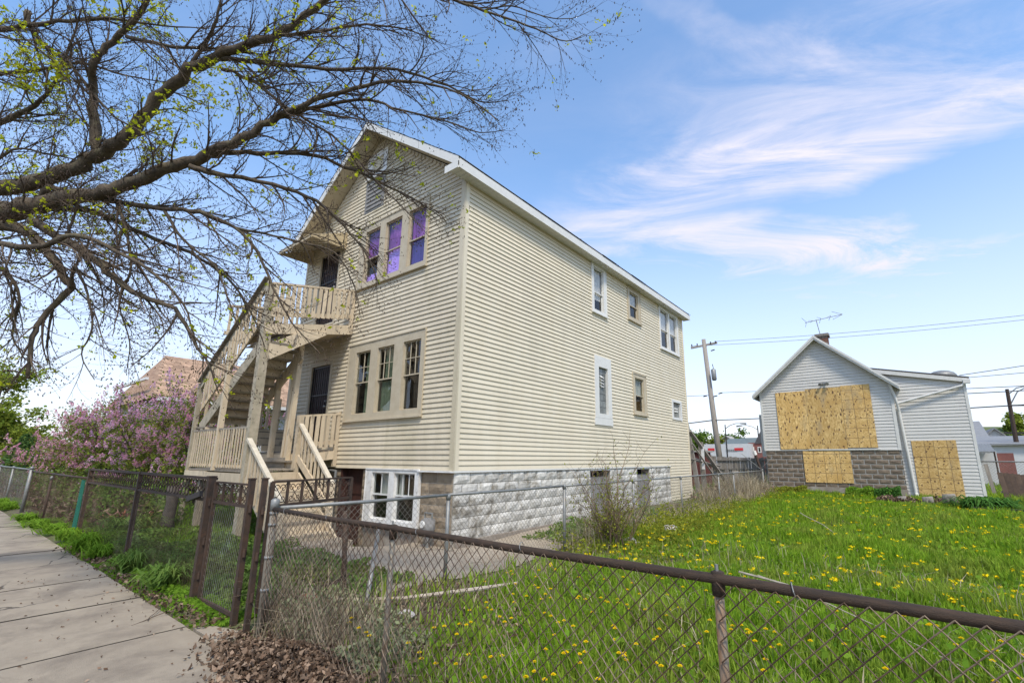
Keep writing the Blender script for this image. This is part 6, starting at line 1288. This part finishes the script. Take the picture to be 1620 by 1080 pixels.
scatter_leaves('brown_brush', [(-.9, 1.4, 20.6, 21.6, .28, 3000), (-6.6, -4.3, 18, 23, .5, 5200)], m_litter, .06, 'pile of brown brush and dead stalks near the grey house', 'brush')
for i, (x, y, z, s) in enumerate(((1.15, 20.6, .22, .22), (-.1, 21.0, .1, .16), (.6, 20.8, .12, .18))):
    q = MB().tube([(x-s*.5, y, z-.1), (x-s*.3, y, z+.1), (x+s*.3, y, z+.12), (x+s*.6, y, z-.1)], [s*.4, s*.6, s*.6, s*.4], 8).build('log_chunk', m_wood, smooth=True); tag(q, ('largest dark log chunk before the boarded door', 'small pale log chunk at the left of the brush pile', 'log chunk in the middle of the brush pile')[i], 'log')
tussock(-13.7, 3.1, .45, 60, 'cluster of orange and pink garden flowers behind the sagging fence', m_gorg, .45, 'garden_flowers', .3, .02); tussock(-13.3, 3.0, .42, 260, 'leafy greens around the orange garden flowers', m_weed, .6)
# ---------------------------------------------------------------- lawn
def blades(name, regions, mat, label, kind='stuff', wd=.006, bend=.5, cat=None):
    VV, FF = [], []; base_ = 0
    for (fn, n, h0, h1) in regions:
        x, y = fn(n); n = len(x); k = np.array([noise.noise(Vector((a*.8, b*.8, 0)))+.5*noise.noise(Vector((a*3, b*3, 2))) for a, b in zip(x, y)]); h = rng.uniform(h0, h1, n)*np.clip(1+1.0*k, .3, 2.1)
        z = gz(x, y)-.01; a = rng.uniform(0, 6.283, n); lean_ = rng.uniform(.1, 1, n)**1.3*bend*h; dx, dy = np.cos(a)*lean_, np.sin(a)*lean_; b = rng.uniform(0, 6.283, n); w_ = wd*rng.uniform(.6, 1.5, n)*(1+np.hypot(x, y)*.07); sx, sy = np.cos(b)*w_, np.sin(b)*w_
        P0 = np.stack([x-sx, y-sy, z], -1); P1 = np.stack([x+sx, y+sy, z], -1); P2 = np.stack([x+dx*.35+sx*.7, y+dy*.35+sy*.7, z+h*.6], -1); P3 = np.stack([x+dx*.35-sx*.7, y+dy*.35-sy*.7, z+h*.6], -1)
        P4 = np.stack([x+dx+sx*.1, y+dy+sy*.1, z+h*.98-lean_*.35], -1); P5 = np.stack([x+dx-sx*.1, y+dy-sy*.1, z+h*.98-lean_*.35], -1)
        V = np.stack([P0, P1, P2, P3, P4, P5], 1).reshape(-1, 3); i = (np.arange(n)*6)[:, None]+base_; F = np.concatenate([i+np.array([[0, 1, 2, 3]]), i+np.array([[3, 2, 4, 5]])]); VV.append(V); FF.append(F); base_ += len(V)
    o_ = npobj(name, np.concatenate(VV), np.concatenate(FF), mat); tag(o_, label, cat, kind=kind); return o_
def reg(x0, x1, y0, y1, thin=None, x0f=None):
    def fn(n):
        x = rng.uniform(x0, x1, n); y = rng.uniform(y0, y1, n)
        if thin is not None: k = thin(x, y); m_ = rng.random(n) < k; x, y = x[m_], y[m_]
        return x, y
    return fn
edge = lambda x, y: np.clip((x+4.3)/1.3+.35*np.sin(y*1.7)+.2*np.sin(x*3+y), .12, 1)*np.clip((y-2.3)/.5+.2, .25, 1)*(.45+.55*np.clip((x+3.6+.5*np.sin(y*2.2))/1.0+np.clip((y-4.5)/1.5, 0, 3), 0, 1))
blades('lawn', [(reg(-4.6, 1.8, 2.15, 6.5, edge), 92000, .07, .21), (reg(-4.6, 3.5, 6.5, 12, edge), 66000, .07, .20), (reg(-4.4, 6, 12, 23.3), 62000, .10, .22), (reg(2, 16, 22, 44), 26000, .12, .3)], m_grass, 'long unmown green grass of the empty lot')
blades('back_grass', [(reg(-10, -4.9, 18.5, 40), 22000, .15, .4), (reg(-16, -13, 2.4, 8), 8000, .1, .25), (reg(-13.5, -8.8, 2.3, 6.3), 9000, .05, .14)], m_weed2, 'light green grass behind the houses and in the side yards', wd=.008)
def near(cx, cy, s):
    def fn(n): return rng.normal(cx, s, n), rng.normal(cy, s*.6, n)
    return fn
blades('dry_grass', [(near(-4.25, 2.38, .28), 750, .10, .48), (near(-3.6, 2.35, .35), 380, .1, .34), (near(-4.75, 2.3, .12), 160, .3, .65), (reg(-4.4, 2, 2.2, 8), 2600, .12, .34), (reg(-4.4, 5, 2.2, 20), 16000, .05, .15), (reg(-5.2, -4.2, 7, 23), 2600, .2, .5), (reg(-6, -4.3, 17, 23), 2600, .4, 1.0)], m_grassd, 'pale dry grass and stalks round the fence corner', wd=.003, bend=1.1)
# dead leaves: heap at the fence corner and strays
P_ = []
n = 9000; x = rng.normal(-3.78, .38, n); y = rng.normal(1.90, .14, n); hh = .14*np.exp(-((x+3.75)/.45)**2-((y-1.9)/.25)**2); P_.append(np.stack([x, y, np.maximum(gz(x, y), -.0)+rng.random(n)*(hh+.012)+.006], -1))
n = 2600; x = rng.uniform(-11.5, -5.2, n); y = 1.97-np.abs(rng.normal(0, .13, n))+.1; P_.append(np.stack([x, y, .008+rng.random(n)*.02+0*x], -1))
n = 2400; x = rng.uniform(-5, -2.6, n); y = rng.uniform(2.1, 4.4, n); P_.append(np.stack([x, y, gz(x, y)+rng.random(n)*.04+.01], -1))
PL = np.concatenate(P_); V, F = leaves(PL, .027*rng.uniform(.45, 1.35, len(PL)), .0, 1.7, .7); V[:, 2] = np.maximum(V[:, 2], -.05); o_ = npobj('leaf_litter', V, F, m_litter); tag(o_, 'brown dead leaves heaped at the fence corner and strewn along the sidewalk edge', 'leaves', kind='stuff')
n = 120; x = rng.uniform(-9, -4.2, n); y = 1.75-rng.random(n)**1.6*1.1; V, F = leaves(np.stack([x, y, .009+0*x], -1), .020, .0, 1.6); V[:, 2] = np.clip(V[:, 2], .004, .016); o_ = npobj('stray_leaves', V, F, m_litter); tag(o_, 'scattered crumbs of dead leaves on the sidewalk slabs', 'leaves', kind='stuff')
tk = MB(); random.seed(12)
for a, b in (((-6.1, 1.75, .02), (-5.75, 1.5, .03)), ((-5.9, 1.78, .03), (-5.95, 1.5, .02)), ((-6.0, 1.85, .05), (-5.7, 1.72, .02))):
    tk.tube(grow(a, Vector(b)-Vector(a), .34, .005, 6, .3, .1, (0, 0, 0))[0], .004, 4)
o_ = tk.build('fallen_twig', m_twig); tag(o_, 'forked dry twig fallen on the sidewalk edge', 'twig')
for i, (a, b, L_, r, lab, mt) in enumerate((((-3.85, 1.78, .03), (-3.2, 1.3, .02), .9, .007, 'thin vine stem trailing from the leaf heap across the sidewalk', m_twig), ((-1.5, 5.45, .34), (.6, 4.4, .36), 2.6, .011, 'long bleached dead branch lying in the grass near the front fence', m_paleb), ((-1.35, 5.6, .30), (.7, 4.2, .30), 2.5, .006, 'thinner dead stem beside the long bleached branch', m_paleb), ((-2.12, 13.4, .22), (-.5, 7.0, .34), 6.4, .009, 'straight pale stick lying across the middle of the lawn', m_paleb))):
    random.seed(i); P2, R2 = grow(a, Vector(b)-Vector(a), L_, r, 12, .08, .03, (0, 0, 0)); o_ = MB().tube(P2, [r*(1-.5*k/12) for k in range(13)], 6).build('stick', mt); tag(o_, lab, 'stick')
lg = MB(); P2 = [(-5.2, 2.75, .06), (-4.7, 2.95, .07), (-4.3, 3.3, .08), (-3.85, 3.85, .12), (-3.75, 4.5, .08)]
o_ = MB().tube(P2, [.016, .02, .018, .022, .014], 7).build('edging_log', m_paleb); tag(o_, 'pale narrow log edging the slab inside the front fence', 'log')
for i, (x, y, s, lab, mt) in enumerate(((-3.77, 9.2, .16, 'white rubble lump in the grass right of the bush', m_rock), (-4.0, 7.9, .13, 'pale rubble at the foot of the bush', m_rock), (-3.55, 8.4, .09, 'small pale stone right of the bush foot', m_rock), (-4.95, 18.6, .12, 'white stone by the far end of the wire fence', m_rock), (-3.95, 3.1, .075, 'crumpled white litter behind the front fence', m_cloth), (-4.6, 2.65, .07, 'small white scrap in the dry grass', m_cloth))):
    b = MB(); random.seed(i+50); vs = []; fs = []
    for j in range(5):
        for k in range(7): a = 2*math.pi*k/7; zz = j/4; rr_ = s*math.sin(math.pi*(.12+.76*zz))*random.uniform(.7, 1.2); vs.append((x+rr_*math.cos(a)*1.2, y+rr_*math.sin(a), gzf(x, y)+zz*s*1.1))
    for j in range(4):
        for k in range(7): fs.append((j*7+k, j*7+(k+1) % 7, (j+1)*7+(k+1) % 7, (j+1)*7+k))
    fs.append(tuple(28+k for k in range(7))); b.add(vs, fs); tag(b.build('stone' if mt is m_rock else 'litter_scrap', mt), lab, 'stone' if mt is m_rock else 'litter')
bk_ = MB().bar((-4.98, 2.62, .12), (-4.85, 2.66, .13), .06, .06).build('brick_piece', m_brickr); tag(bk_, 'broken orange brick between the narrow gate posts', 'brick')
# dandelions
def dandelion_mesh(seed):
    r_ = random.Random(seed); b = MB(); b.k = 0; h = .16+.06*r_.random(); dx, dy = r_.uniform(-.03, .03), r_.uniform(-.03, .03); b.tube([(0, 0, 0), (dx*.4, dy*.4, h*.5), (dx, dy, h)], .0022, 4, False); b.k = 1
    for rg, (ra, zz, n) in enumerate(((.021, 0, 12), (.015, .004, 9), (.008, .007, 6))):
        for i in range(n):
            a = 2*math.pi*i/n+rg; c, s = math.cos(a), math.sin(a); b.add([(dx, dy, h+zz), (dx+c*ra*.6-s*.0045, dy+s*ra*.6+c*.0045, h+zz+.005), (dx+c*ra, dy+s*ra, h+zz+.002), (dx+c*ra*.6+s*.0045, dy+s*ra*.6-c*.0045, h+zz+.005)], [(0, 1, 2, 3)])
    me = bpy.data.meshes.new('dandelion'); me.from_pydata(b.v, [], b.f); me.materials.append(m_stem); me.materials.append(m_yel); me.polygons.foreach_set('material_index', b.mi); return me
DM = [dandelion_mesh(i) for i in range(5)]; DP = []
while len(DP) < 820:
    y = 2.3+19.5*random.random()**1.5; x = random.uniform(-4.0, 1.2+.16*y)
    if noise.noise(Vector((x*.9, y*.6, 9))) < -.05 and random.random() < .75: continue
    if y < 3.2 and x > -1.2 and random.random() < .5: continue
    if y > 9 and random.random() < .4: continue
    DP.append((x, y))
DP.sort(key=lambda p: math.hypot(*p))
for x, y in DP[:300]:
    o_ = inst('dandelion', DM[random.randrange(5)], (x, y, gzf(x, y)+.01), None, (0, 0, random.uniform(0, 6)), (.95,)*3); tag(o_, 'yellow dandelion flower standing in the long grass', 'dandelion', 'dandelions in the lawn')
b = [];
P_ = np.array([(x, y, gzf(x, y)+.18) for x, y in DP[300:]]); P_ = np.repeat(P_, 9, 0)+rng.normal(size=(len(P_)*9, 3))*np.array([.016, .016, .006]); V, F = leaves(P_, .024, .0, 1.1); o_ = npobj('distant_dandelions', V, F, m_yel); tag(o_, 'yellow dandelion flowers dotting the far part of the lawn', 'dandelions', kind='stuff')
m_sage = LEAF('grey_green_leaf', (.22, .25, .12), (.32, .32, .19), .3, .35)
# broadleaf rosettes among the grass
scatter_leaves('corner_weeds', [(-4.5, -3.2, 2.12, 2.8, .24, 3200)], m_sage, .026, 'grey-green weeds in the dry grass at the fence corner', 'weeds')
scatter_leaves('lawn_broadleaf_weeds', [(-3.4, 1.8, 2.3, 8, .22, 5200), (-3.6, 4, 8, 20, .22, 5200)], m_weed2, .04, 'broad-leaved weeds mixed into the long grass', 'weeds')
print('objects', len(bpy.data.objects))
